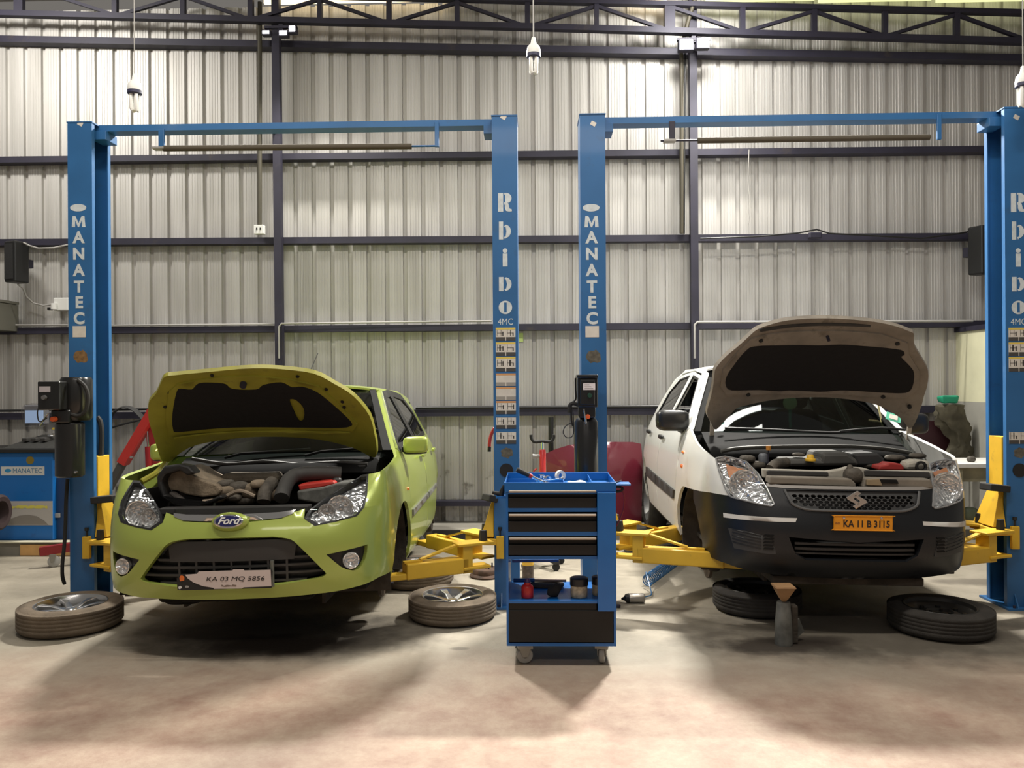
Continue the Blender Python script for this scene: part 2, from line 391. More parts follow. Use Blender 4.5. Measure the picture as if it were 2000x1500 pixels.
# masonry side wall stub, cream above grey
a=atY(1888,700,8.0); 
CREAM=mat('cream_plaster',(0.66,0.64,0.44),.8,var=.08,vs=4,dirt=(.30,.26,.16),ds=5,dl=.64); GRY=mat('grey_plaster',(0.33,0.32,0.28),.8,var=.12,vs=4)
zt=atY(1888,646,7.9).z; zm=atY(1888,785,7.9).z
struct(MB().box(a.x,7.5,7.55,WY-.001,zm,zt).build('wall_right',CREAM)); struct(MB().box(a.x,7.5,7.55,WY-.001,.101,zm-.001).build('trim_14',GRY))
struct(MB().box(a.x-.02,7.5,7.52,WY-.001,zt+.001,zt+.045).build('trim_15',STEEL))
# ------------------------------------------------------------ things on the wall
DK=mat('conduit_brown',(0.055,0.048,0.03),.6)
def pipe(name,pts,r,m,label,cat,n=10,group=None):
    o=MB().tube(pts,r,n).build(name,m); return tag(o,label,cat,group)
a=atY(508,60,8.0); b=atY(507,448,8.0)
ro=empty('conduit_drop',loc=(b.x,8.0,b.z),label='dark brown conduit drop ending in a small white socket, left of the left wall post',cat='conduit')
MB().tube([(0,0,.04),(a.x-b.x,0,5.35-b.z)],.023,10).build('conduit',DK,ro)
MB().tube([(0,0,(1.0)),(.10,-.03,.99),(.17,-.02,.96)],.014,8).build('clamp',DK,ro)
MB().box(-.05,.05,-.03,.03,-.05,.04).build('socket_box',WHITE,ro,bevel=.004)
MB().box(-.025,-.012,-.034,-.031,-.01,.012).build('socket_hole',BLK,ro); MB().box(.012,.025,-.034,-.031,-.01,.012).build('socket_hole',BLK,ro)
a=atY(1331,95,8.0); b=atY(1331,456,8.0)
pipe('conduit_drop',[(b.x,8.0,b.z),(a.x,8.0,a.z),(a.x+.06,7.97,a.z+.25),(a.x+.13,7.9,5.3)],.02,DK,'thin brown conduit hanging left of the right wall post, under the bright twin lamp','conduit')
a=atY(1339,95,8.0); b=atY(1337,456,8.0)
pipe('power_cable',[(b.x,8.02,b.z),(a.x,8.02,a.z)],.008,BLK,'thin black cable running down right beside the brown conduit by the right wall post','cable')
for k,yy in enumerate((796,)):
    a=atY(812,797,8.05); b=atY(1288,794,8.05); pipe('air_line',[a,b],.017,BLK,'black air pipe running along the wall above the lower girt between the cars','pipe')
a=atY(300,799,8.02); b=atY(-60,803,8.02); pipe('air_line',[a,b],.012,BLK,'black air pipe along the wall at the far left, behind the wheel balancer','pipe')
a=atY(0,635,8.06); b=atY(133,635,8.06)
pipe('grey_conduit',[a,b],.010,GREYP,'thin grey conduit just above the girt at the far left','conduit')
a=atY(212,636,8.06); b=atY(548,633,8.06); pipe('grey_conduit',[a,b],.010,GREYP,'grey conduit above the middle girt, behind the green car lift','conduit')
a=atY(1360,628,8.02); pipe('grey_conduit',[atY(1357,700,7.98),atY(1357,634,7.98),atY(1362,629,7.98),atY(1900,627,7.98)],.012,GREYP,'grey conduit with an elbow running right from the right wall post','conduit')
pipe('grey_conduit',[atY(545,700,7.98),atY(545,638,7.98),atY(550,632,7.98),atY(960,627,8.05)],.010,GREYP,'grey conduit with an elbow running right from the left wall post','conduit')
pipe('hanging_wire',[atY(1463,292,8.05),atY(1461,350,8.06),atY(1465,400,8.06),atY(1462,438,8.05)],.004,mat('wire_grey',(.3,.29,.27),.6),'thin loose grey wire hanging down the sheet wall above the white car','wire')
pipe('power_cable',[atY(1368,466,7.93),atY(1480,462,7.93),atY(1560,455,7.93),atY(1595,448,7.93),atY(1620,456,7.93),atY(1700,460,8.0),atY(1800,466,8.0),atY(1880,455,8.0),atY(1915,447,8.0)],.008,BLK,'black cable draped over the girt above the raised grey bonnet','cable')
c=atY(1593,459,8.0); tag(MB().box(c.x-.06,c.x+.06,7.99,8.06,c.z-.03,c.z+.03).build('junction_box',STEEL,bevel=.01),'small dark junction box on the girt above the white car','junction box')
# wall speakers
def speaker(px0,px1,py0,py1,Y,label,ang=0):
    a=atY(px0,py0,Y); b=atY(px1,py1,Y); w=b.x-a.x; h=a.z-b.z
    r=empty('wall_speaker',Matrix.Translation(((a.x+b.x)/2,Y,b.z))@Matrix.Rotation(ang,4,'Z'),label=label,cat='speaker')
    MB().prism([(-w/2,0),(w/2,0),(w/2,h),(-w/2,h)],-.06,.10).build('cabinet',BLK,r,bevel=.015)
    MB().box(-w/2+.02,w/2-.02,-.070,-.061,.03,h-.03).build('grille',mat('speaker_cloth',(0.02,0.02,0.02),.9,bump=.5,bs=300),r)
    MB().box(-.03,.03,.10,.18,h*.4,h*.6).build('bracket',STEEL,r); return r
speaker(14,44,472,552,7.9,'black upright loudspeaker on the wall at the far left, above the girt',math.radians(-20))
speaker(1903,1932,442,536,7.9,'dark grey loudspeaker on the wall beside the rightmost lift column',math.radians(25))
a=atY(-30,587,7.9); b=atY(11,645,7.9)
tag(MB().box(a.x,b.x,7.8,8.1,b.z,a.z-.03).box(a.x,b.x+.01,7.79,8.1,a.z-.025,a.z).build('switch_panel',mat('panel_grey',(0.13,0.125,0.10),.6)),'grey panel box cut by the left picture edge, below the loudspeaker','box')
pipe('grey_cable',[atY(46,474,7.9),atY(58,480,7.9),atY(75,485,7.9),atY(105,484,7.9),atY(133,478,8.0)],.009,GREYP,'grey cable sagging from the left loudspeaker along the girt','cable')
pipe('grey_cable',[atY(35,555,7.9),atY(45,563,7.95),atY(52,580,8.0),atY(65,592,8.05),atY(85,597,8.05),atY(100,595,8.05)],.009,GREYP,'grey cable looping from the left loudspeaker down to the white socket','cable')
a=atY(118,595,8.1)
r=empty('wall_socket',loc=(a.x,8.12,a.z),label='white wall socket with a plug beside the leftmost lift column',cat='socket')
MB().box(-.07,.09,-.03,.05,-.06,.07).build('plate',WHITE,r,bevel=.01); MB().lathe([(.0,-.03),(.03,-.03),(.03,.03),(0,.03)],12,Matrix.Translation((-.05,-.05,-.02))).build('plug',WHITE,r); MB().box(-.11,-.07,-.07,-.03,-.06,-.03).build('plug_cap',BLK,r,bevel=.005)
# pendants
def pendant(px,pyt,pyb,Y,label,ptop=0):
    t=atY(px,pyt,Y); b=atY(px,pyb,Y); h=t.z-b.z
    r=empty('pendant_lamp',loc=(t.x,Y,b.z),label=label,cat='lamp',group='energy saving pendant lamps')
    H=h
    MB().lathe([(0,H+.04),(.012,H+.03),(.018,H-.005),(.040,H-.03),(.046,H-.06),(.046,H-.075)],20,caps=False).build('lamp_holder',WHITE,r)
    MB().lathe([(.0465,H-.076),(.0465,H-.095),(.040,H-.1),(0,H-.1)],20,caps=False).build('collar',mat('collar_navy',(.03,.03,.07),.5),r)
    mb=MB(); 
    for k in range(4):
        an=math.pi/4+k*math.pi/2; x,y=.024*math.cos(an),.024*math.sin(an); mb.tube([(x,y,H-.1),(x,y,.012),(x*.6,y*.6,0)],.0125,8)
    mb.build('tube',mat('lamp_glass',(0.85,0.85,0.82),.25,coat=.4),r)
    MB().tube([(0,0,H+.03),(0,0,5.6-b.z)],.004,6).build('cord',mat('cord_grey',(.35,.34,.32),.6),r)
pendant(263,155,216,5.2,'unlit white energy saving lamp hanging above the green car, leftmost of three')
pendant(1042,83,143,5.2,'unlit white energy saving lamp hanging high between the two lifts, middle of three')
pendant(1998,140,206,5.2,'unlit white energy saving lamp cut by the right picture edge')
# flood lamps
EM=mat('flood_glow',(1,1,1),.5,emit=(1.0,0.97,0.90),es=22.0)
def flood(px,py,label,heads,es):
    c=atY(px,py,7.85); r=empty('flood_lamp',loc=tuple(c),label=label,cat='lamp')
    MB().box(-.16,.16,-.01,.03,.045,.07).box(-.02,.02,0,.12,.03,.09).build('bracket',STEEL,r)
    for (hx,hz,w,hh) in heads:
        h=MB().box(hx-w-.012,hx+w+.012,-.02,.05,hz-hh-.012,hz+hh+.012).build('lamp_head',STEEL,r,bevel=.006)
        MB().box(hx-w,hx+w,-.026,-.021,hz-hh,hz+hh).build('lamp_glass',EM,h,bevel=.002)
flood(1355,88,'bright twin flood lamp on the right wall post under the girder',((-.075,0,.062,.045),(.085,.012,.052,.042)),1)
flood(548,64,'twin flood lamp on the left wall post under the girder, smaller glow',((-.14,.0,.032,.014),(.03,-.01,.035,.02),(.12,.03,.028,.026)),1)
# ------------------------------------------------------------ lifts
def glyph(name):
    """chunky display letters for the column lettering, unit height boxes (x,z)"""
    def arc(cx,cz,rx,rz,a0,a1,n=14): return [(cx+rx*math.cos(math.radians(a0+(a1-a0)*i/n)),cz+rz*math.sin(math.radians(a0+(a1-a0)*i/n))) for i in range(n+1)]
    if name=='R': return [([(-.42,-.5),(-.1,-.5),(-.1,.5),(-.42,.5)],[]),([(-.04,.5),(.1,.5)]+arc(.1,.22,.32,.28,90,-60)+[(.14,-.02),(.22,-.06),(.26,-.2),(.3,-.34),(.42,-.36),(.44,-.48),(.28,-.5),(.08,-.46),(.0,-.3),(.0,-.12),(-.04,-.12),(-.04,.0),(.03,.02),(.03,.42),(-.04,.42)],[])]
    if name=='h': return [([(-.4,-.5),(-.12,-.5),(-.12,.5),(-.4,.5)],[]),(arc(-.02,-.05,.42,.38,78,-80)+[(.0,-.5),(-.06,-.36),(.04,-.34),(.1,-.05),(.04,.2),(-.08,.22)],[])]
    if name=='i': return [([(-.16,-.5),(.16,-.5),(.16,.22),(-.16,.22)],[]),(arc(0,.38,.16,.13,0,345),[])]
    if name=='n': return [([(-.42,-.5),(-.12,-.5),(-.12,.5),(-.42,.5)],[]),(arc(.0,.0,.42,.48,84,-84)+[(.0,-.5),(-.06,-.36),(.06,-.32),(.12,.0),(.04,.34),(-.06,.36)],[])]
    if name=='o': return [(arc(0,0,.45,.5,0,350,24),[(-.09,-.36),(.09,-.36),(.09,.36),(-.09,.36)])]
def put_glyph(g,cx,cz,w,h,y,m,parent,nm='letter'):
    mb=MB()
    for outer,hole in glyph(g):
        patch(lambda a,b:((cx+a*w,y,cz+b*h),(0,-1,0)),outer,[hole] if hole else [],step=.5,th=.001,mb=mb)
    return mb.build(nm,m,parent,recalc=False)
SM1=mat('oil_smudge',(0.10,0.09,0.07),.7,var=.4,vs=40); SM2=mat('rust_smudge',(0.20,0.11,0.04),.7,var=.4,vs=40)
def blotch(cx,cz,rx,rz,y,m,parent,nm='smudge',seed=1):
    rg=random.Random(seed); P=[(cx+rx*(.7+.4*rg.random())*math.cos(t*math.pi/8),cz+rz*(.7+.4*rg.random())*math.sin(t*math.pi/8)) for t in range(16)]
    return patch(lambda a,b:((a,y,b),(0,-1,0)),P,step=.2,th=.0008).build(nm,m,parent,recalc=False)
WCOL=.168; DCOL=.24; CY=5.38
def column(parent,xo,s,zt,inner):
    """xo: outer web x; s=+1 opens to +x. C section with returned lips"""
    w=WCOL;t=.008; X=lambda a:xo+s*a
    P=[(0,0),(w,0),(w,.035),(w-t,.035),(w-t,t),(t,t),(t,DCOL-t),(w-t,DCOL-t),(w-t,DCOL-.035),(w,DCOL-.035),(w,DCOL),(0,DCOL)]
    n=len(P); vs=[(X(a),CY+b,.012) for a,b in P]+[(X(a),CY+b,zt) for a,b in P]
    mb=MB(); mb.add(vs,[(i,(i+1)%n,(i+1)%n+n,i+n) for i in range(n)]+[(0,1,10,11,)] if False else [(i,(i+1)%n,(i+1)%n+n,i+n) for i in range(n)])
    mb.box(min(X(-.004),X(w+.004)),max(X(-.004),X(w+.004)),CY-.004,CY+DCOL+.004,zt,zt+.008)
    o=mb.build('column',BLUE,parent)
    b=MB().box(min(X(-.03),X(w+.02)),max(X(-.03),X(w+.02)),CY-.05,CY+DCOL+.06,0.001,.014)
    for q in (.05,.12): b.add([(X(q)-.004,CY-.045,.014),(X(q)+.004,CY-.045,.014),(X(q)+.004,CY-.001,.014),(X(q)-.004,CY-.001,.014),(X(q)-.004,CY-.001,.10),(X(q)+.004,CY-.001,.10)],[(0,1,2,3),(0,4,5,1),(0,3,4),(1,5,2),(3,2,5,4)])
    b.build('base_plate',BLUE,parent)
    for q in (.02,.14): MB().lathe([(0,.03),(.009,.03),(.009,.014),(0,.014)],8,Matrix.Translation((X(q),CY-.03,0))).build('anchor_bolt',STEEL,parent)
    MB().tube([(X(w*.55),CY+.12,.3),(X(w*.55),CY+.12,zt-.15)],.02,10).build('hydraulic_ram',BLK,parent)
    return o
def arm(parent,piv,tip,z,s=1,h=.10):
    """swing arm from pivot to tip (x,y pairs), box section with knuckle and brace"""
    p=Vector((*piv,0)); q=Vector((*tip,0)); d=(q-p).normalized(); L=(q-p).length
    a0=p+d*.12
    MB().beam(a0+Vector((0,0,z+h/2)),p+d*(L*.80)+Vector((0,0,z+h/2)),.10,h).build('swing_arm',YEL,parent,bevel=.008)
    e=MB().beam(p+d*(L*.78)+Vector((0,0,z+.021)),q+Vector((0,0,z+.021)),.08,.038).build('arm_extension',YEL,parent,bevel=.006)
    k=MB(); k.beam(p-d*.05+Vector((0,0,z+.185)),p+d*.20+Vector((0,0,z+.185)),.13,.018)
    k.beam(p-d*.03+Vector((0,0,z+.03)),p+d*.16+Vector((0,0,z+.03)),.12,.018)
    k.beam(p+d*.13+Vector((0,0,z+.0)),p+d*.13+Vector((0,0,z+.185)),.10,.07,up=d)
    k.build('arm_knuckle',YEL,parent,bevel=.004)
    MB().beam(p+d*.16+Vector((0,0,z+.190)),p+d*.44+Vector((0,0,z+h+.012)),.035,.012,up=(0,0,1)).beam(p+d*.43+Vector((0,0,z+h+.006)),p+d*.55+Vector((0,0,z+h+.006)),.035,.010).build('arm_brace',YEL,parent)
    MB().lathe([(0,.26),(.024,.26),(.028,.215),(.028,.195),(0,.195)],6,Matrix.Translation((p.x,p.y,z))).build('pivot_bolt',RUB,parent)
    MB().lathe([(0,.018),(.035,.018),(.045,.0),(0,.0)],12,Matrix.Translation((q.x,q.y,z+.0405))).build('lift_pad',RUB,parent)
def carriage(parent,x,s,zb,zt,buf=.17):
    """yellow carriage sliding in the column; x = column mouth, s = direction of the bay"""
    c=MB().box(min(x-s*.06,x+s*.004),max(x-s*.06,x+s*.004),CY+.045,CY+DCOL-.045,zb+.2,zt).build('carriage',YEL,parent,bevel=.003)
    g=MB(); y0=CY+.05
    g.add([(x+s*.004,y0,zb+.43),(x+s*.02,y0,zb+.43),(x+s*.09,y0-.05,zb+.2),(x+s*.004,y0-.05,zb+.2),
           (x+s*.004,y0+.14,zb+.43),(x+s*.02,y0+.14,zb+.43),(x+s*.09,y0+.19,zb+.2),(x+s*.004,y0+.19,zb+.2)],
          [(0,1,2,3),(4,7,6,5),(0,4,5,1),(1,5,6,2),(2,6,7,3),(3,7,4,0)])
    g.build('gusset',YEL,parent,bevel=.003)
    if buf: MB().beam((x,CY+.02,zb+.452),(x+s*buf,CY-.02,zb+.470),.10,.045).build('door_buffer',RUB,parent,bevel=.006)
    MB().box(min(x-s*.02,x+s*.10),max(x-s*.02,x+s*.10),CY-.03,CY+DCOL+.03,zb+.15,zb+.19).build('carriage_foot',YEL,parent,bevel=.003)
    MB().box(min(x-s*.065,x-s*.015),max(x-s*.065,x-s*.015),CY-.035,CY-.005,zb+.06,zb+.21).build('latch_plate',YEL,parent,bevel=.004)
    MB().lathe([(0,.27),(.014,.27),(.014,.25),(.006,.245),(.006,.21),(0,.21)],10,Matrix.Translation((x-s*.04,CY-.02,zb))).build('latch_knob',BLK,parent)
def lift(name,label,px,zb,armsL,armsR,slip,pu):
    """px: outer-left pixel, outer-right pixel of the two columns at their fronts"""
    xl=atY(px[0],500,CY).x; xr=atY(px[1],500,CY).x
    r=empty(name,loc=((xl+xr)/2,CY,0),label=label,cat='car lift')
    ox=(xl+xr)/2
    L=empty('tmp'); bpy.data.objects.remove(L)
    # parts are built in world metres and hung under a root shifted back
    class P: pass
    parts=[]
    n0=set(bpy.data.objects)
    column(r,xl,1,3.295,0); column(r,xr,-1,3.295,0)
    MB().box(xl+.02,xr-.02,CY+.09,CY+.20,3.262,3.305).build('crossbeam',BLUE,r)
    MB().box(xl+WCOL-.04,xl+WCOL+.06,CY+.07,CY+.22,3.20,3.262).build('beam_bracket',BLUE,r,bevel=.003); MB().box(xr-WCOL-.06,xr-WCOL+.04,CY+.07,CY+.22,3.20,3.262).build('beam_bracket',BLUE,r,bevel=.003)
    a,b=(xl+.60,xr-.55)
    if slip: a+=.02
    MB().box(a-.012,a+.028,CY+.08,CY+.10,3.145,3.27).build('bar_hanger',BLUE if not slip else STEEL,r,bevel=.003)
    MB().box(b-.012,b+.016,CY+.08,CY+.10,3.12,3.29).build('bar_hanger',BLUE,r,bevel=.003)
    MB().box(a-.05,a+.03,CY+.06,CY+.12,3.13,3.145).build('limit_switch',GREYP,r,bevel=.002)
    if not slip: MB().tube([(a+.02,CY+.09,3.138),(b-.17,CY+.09,3.128)],.020,14).build('shutoff_bar',BROWN,r); MB().tube([(b-.17,CY+.09,3.128),(b,CY+.09,3.128)],.007,8).build('bar_rod',BLUE,r)
    else: MB().tube([(a+.18,CY+.09,3.138),(b-.06,CY+.09,3.138)],.020,14).build('shutoff_bar',BROWN,r); MB().tube([(a-.07,CY+.09,3.14),(a+.18,CY+.09,3.14)],.007,8).build('bar_rod',STEEL,r)
    carriage(r,xl+WCOL,1,zb,1.13 if slip else 1.02,0 if slip else .17); carriage(r,xr-WCOL,-1,zb,1.13 if slip else 1.05,.15 if slip else .055)
    for t in armsL: arm(r,(xl+WCOL+.07,t[2]),(xl+WCOL+.07+t[0],t[1]),zb,1)
    for t in armsR: arm(r,(xr-WCOL-.07,t[2]),(xr-WCOL-.07-t[0],t[1]),zb,-1)
    # lettering
    y=CY-.0012; cx=xl+WCOL/2; Z=lambda py:atY(px[0],py,CY).z
    o=MB().lathe([(0,.0009),(.056,.0009),(.056,0),(0,0)],28,Matrix.Translation((cx-.012,CY-.0002,Z(406)))@FACE@Matrix.Diagonal((1,.45,1,1))).build('emblem',LETTER,r)
    for ch,py in zip('MANATEC',(433,465,497,529,561,592,623)):
        if ch=='M':
            zc=Z(py); hh=.038; PM=[(-.047,-hh),(-.024,-hh),(-.023,.010),(-.004,-hh),(.004,-hh),(.023,.010),(.024,-hh),(.047,-hh),(.041,hh),(.022,hh),(0,-.010),(-.022,hh),(-.041,hh)]
            patch(lambda a,b:((cx-.010+a,y,zc+b),(0,-1,0)),PM,step=.5,th=.001).build('letter',LETTER,r,recalc=False); continue
        text('letter',ch,.108,LETTER,r,fm(cx-.010,y,Z(py)),.0004,(.0012 if ch=='M' else .0042),1.0)
    MB().box(cx-.055,cx+.035,CY-.002,CY-.0002,Z(659),Z(637)).build('sticker',PAPER,r)
    blotch(cx,Z(697),.055,.05,CY-.0003,SM2 if not slip else SM1,r,'smudge',3)
    cx=xr-WCOL/2
    dy=0
    for g,py,h in (('R',406,.125),('h',460,.12),('i',512,.12),('n',563,.095),('o',608,.09)):
        put_glyph(g,cx,Z(py),.108 if g=='R' else .10,h,CY-.0012,LETTER,r)
    text('letter','4MC',.058,LETTER,r,fm(cx,y,Z(636)),.0004,.003,.9)
    rows=((647,672),(675,701),(703,731),(735,759),(761,786),(788,813),(816,841),(844,870))
    for k,(ya,yb) in enumerate(rows):
        if slip and k in (3,4,5,6): continue
        za,zb_=Z(ya),Z(yb); base=MB().box(cx-.066,cx+.066,CY-.0015,CY-.0002,zb_,za).build('instruction_sticker',PAPER,r)
        MB().box(cx-.066,cx+.066,CY-.0022,CY-.0016,za-.012,za).build('heading_band',YSTK if k<3 else (mat('sticker_orange',(.6,.3,.12),.6) if k<6 else BLUE),base)
        MB().box(cx-.066,cx-.003,CY-.0022,CY-.0016,zb_,zb_+.024).box(cx+.003,cx+.066,CY-.0022,CY-.0016,zb_,zb_+.024).build('caption_band',DSTK if k not in (3,4) else mat('sticker_grey',(.3,.28,.25),.6),base)
        if k in (3,4): continue
        mb=MB(); rg=random.Random(k)
        for q in (-1,1):
            c=cx+q*.034; zc=(za+zb_)/2+.008
            mb.box(c-.024,c-.021,CY-.0022,CY-.0016,zc-.022,zc+.022); mb.box(c-.002+rg.uniform(-.01,.01),c+.002,CY-.0022,CY-.0016,zc-.02,zc+.02); mb.box(c-.022,c+.02,CY-.0022,CY-.0016,zc-.002,zc+.001); mb.box(c+.012,c+.02,CY-.0022,CY-.0016,zc-.02,zc-.002+rg.random()*.015)
        mb.build('diagram',DSTK,base)
    blotch(cx,Z(888),.045,.04,CY-.0003,SM1,r,'smudge',5)
    MB().lathe([(0,.004),(.045,.004),(.045,0),(0,0)],28,Matrix.Translation((cx,CY-.0002,Z(921)))@FACE).build('rubber_disc',BLK,r)
    for xx in (xl+.09,xr-.09): MB().box(-.018,.018,-.0015,-.0002,-.014,.014,Matrix.Translation((xx,CY,Z(242)))@Matrix.Rotation(.5,4,'Y')).build('sticker',PAPER,r)
    pu(r,xl)
    # move the children into the root's frame
    for o in r.children: o.matrix_parent_inverse=Matrix.Translation((-ox,-CY,0))
    for o in r.children: bpy.context.view_layer.update()
    return r
PUB=mat('power_unit_black',(0.010,0.010,0.010),.28,coat=.3)
def pu_left(r,xl):
    Y=5.18; P=lambda x,y:atY(x,y,Y)
    a,b=P(105,737),P(163,822); 
    MB().lathe([(0,0),(.085,0),(.098,.02),(.098,a.z-b.z-.02),(.09,a.z-b.z),(0,a.z-b.z)],20,Matrix.Translation(((a.x+b.x)/2,Y+.09,b.z))).build('motor',PUB,r)
    a,b=P(91,745),P(134,800); MB().box(a.x,b.x,Y-.10,Y+.08,b.z,a.z).build('control_box',PUB,r,bevel=.008)
    c=P(106,760); MB().box(c.x-.036,c.x+.036,Y-.104,Y-.1005,c.z-.018,c.z+.018).build('rating_label',mat('label_grey',(.45,.42,.44),.5),r)
    c=P(106,776); MB().lathe([(0,.02),(.014,.02),(.016,0),(0,0)],12,Matrix.Translation((c.x,Y-.101,c.z))@FACE).build('button',mat('button_grey',(.12,.12,.12),.4),r)
    a,b=P(100,826),P(153,933); w=(b.x-a.x)/2; h=a.z-b.z
    MB().lathe([(0,0),(w-.01,0),(w,.01),(w,h-.01),(w-.01,h),(0,h)],28,Matrix.Translation(((a.x+b.x)/2,Y+.06,b.z))).build('oil_tank',PUB,r)
    a,b=P(95,800),P(140,826); MB().box(a.x+.03,b.x,Y-.03,Y+.12,b.z,a.z).build('valve_block',PUB,r,bevel=.01)
    c=P(113,818); MB().lathe([(0,.03),(.016,.03),(.018,0),(0,0)],14,Matrix.Translation((c.x,Y-.031,c.z))@FACE).build('release_button',mat('orange_button',(.75,.12,.03),.4),r)
    a,b=P(108,806),P(96,830); MB().tube([a-Vector((0,.08,0)),b-Vector((0,.10,0))],.006,8).build('lever',CHROME,r)
    pts=catmull([P(128,795),P(138,808),P(155,812),P(168,800),P(172,775),P(166,755),P(152,742)],6); MB().tube(pts,.013,8).build('hose',RUB,r)
    pts=catmull([P(95,780)+Vector((0,-.06,0)),P(92,800)+Vector((0,-.1,0)),P(95,822)+Vector((0,-.1,0)),P(110,815)+Vector((0,-.1,0))],5); MB().tube(pts,.004,6).build('cable',BLK,r)
    pts=catmull([atY(132,935,5.36),atY(129,980,5.35),atY(128,1020,5.34),atY(126,1060,5.33),atY(122,1100,5.32),atY(122,1125,5.33),atY(126,1140,5.36)],5); MB().tube(pts,.012,8).build('hose',RUB,r)
    c=P(150,922); MB().lathe([(0,.02),(.008,.02),(.008,0),(0,0)],8,Matrix.Translation((c.x,Y+.0,c.z))@FACE).build('drain_plug',CHROME,r)
    pts=catmull([atY(190,815,5.5),atY(196,825,5.5),atY(198,850,5.5),atY(197,900,5.5)],4); MB().tube(pts,.018,8).build('hose',RUB,r)
def pu_right(r,xl):
    Y=5.20; P=lambda x,y:atY(x,y,Y)
    a,b=P(1127,732),P(1166,795); MB().box(a.x,b.x,Y-.06,Y+.12,b.z,a.z-.02).box(a.x-.004,b.x+.004,Y-.07,Y+.12,a.z-.022,a.z).build('motor',PUB,r,bevel=.006)
    a,b=P(1132,742),P(1160,790); MB().box(a.x,b.x,Y-.085,Y-.061,b.z,a.z).build('control_box',PUB,r,bevel=.004)
    c=P(1149,755); MB().box(c.x-.038,c.x+.038,Y-.089,Y-.0855,c.z-.021,c.z+.021).build('rating_label',mat('label_pink',(.75,.68,.66),.5),r)
    mb=MB(); 
    for q in range(3): mb.box(c.x-.030,c.x+.025-.012*q,Y-.0898,Y-.0891,c.z-.014+.012*q,c.z-.011+.012*q)
    mb.build('label_print',DSTK,r)
    c=P(1150,772); MB().lathe([(0,.02),(.014,.02),(.016,0),(0,0)],12,Matrix.Translation((c.x,Y-.086,c.z))@FACE).build('button',mat('green_button',(.01,.05,.03),.4),r)
    a,b=P(1130,792),P(1162,816); MB().box(a.x,b.x,Y-.05,Y+.10,b.z,a.z).build('valve_block',PUB,r,bevel=.01)
    a,b=P(1122,816),P(1170,935); w=(b.x-a.x)/2; h=a.z-b.z
    MB().lathe([(0,0),(w-.01,0),(w,.01),(w,h-.03),(w-.015,h-.005),(0,h)],28,Matrix.Translation(((a.x+b.x)/2,Y+.06,b.z))).build('oil_tank',PUB,r)
    c=P(1147,813); MB().lathe([(0,.02),(.015,.02),(.015,0),(0,0)],12,Matrix.Translation((c.x,Y-.051,c.z))@FACE).build('release_button',MATS['orange_button'],r)
    a,b=P(1139,798),P(1143,826); MB().tube([a-Vector((0,.08,0)),b-Vector((0,.09,0))],.005,8).build('lever',CHROME,r)
    pts=catmull([P(1165,790),P(1150,794),P(1132,792),P(1120,788),P(1113,792),P(1112,806)],5); MB().tube(pts,.012,8).build('hose',RUB,r)
    pts=catmull([P(1127,738)-Vector((0.01,0,0)),P(1124,760),P(1124,780),P(1116,790),P(1116,820),P(1119,832)],5); MB().tube(pts,.006,8).build('cable',BLK,r)
    pts=catmull([P(1118,825),P(1105,832),P(1100,845),P(1108,855),P(1120,847),P(1119,800)],5); MB().tube(pts,.003,6).build('cable',BLK,r)
lift('two_post_lift','blue two-post car lift with yellow arms holding the lime green hatchback',(133,1011),.275,
     [(.62,5.05,5.33),(.55,6.0,5.58)],[(.60,4.98,5.30),(.55,6.15,5.56)],False,pu_left)
x_r=2012
lift('two_post_lift','blue two-post car lift with yellow arms holding the black and white saloon',(1134,2014),.338,
     [(.80,5.05,5.30),(.66,6.15,5.56)],[(.55,5.1,5.33),(.5,6.0,5.58)],True,pu_right)
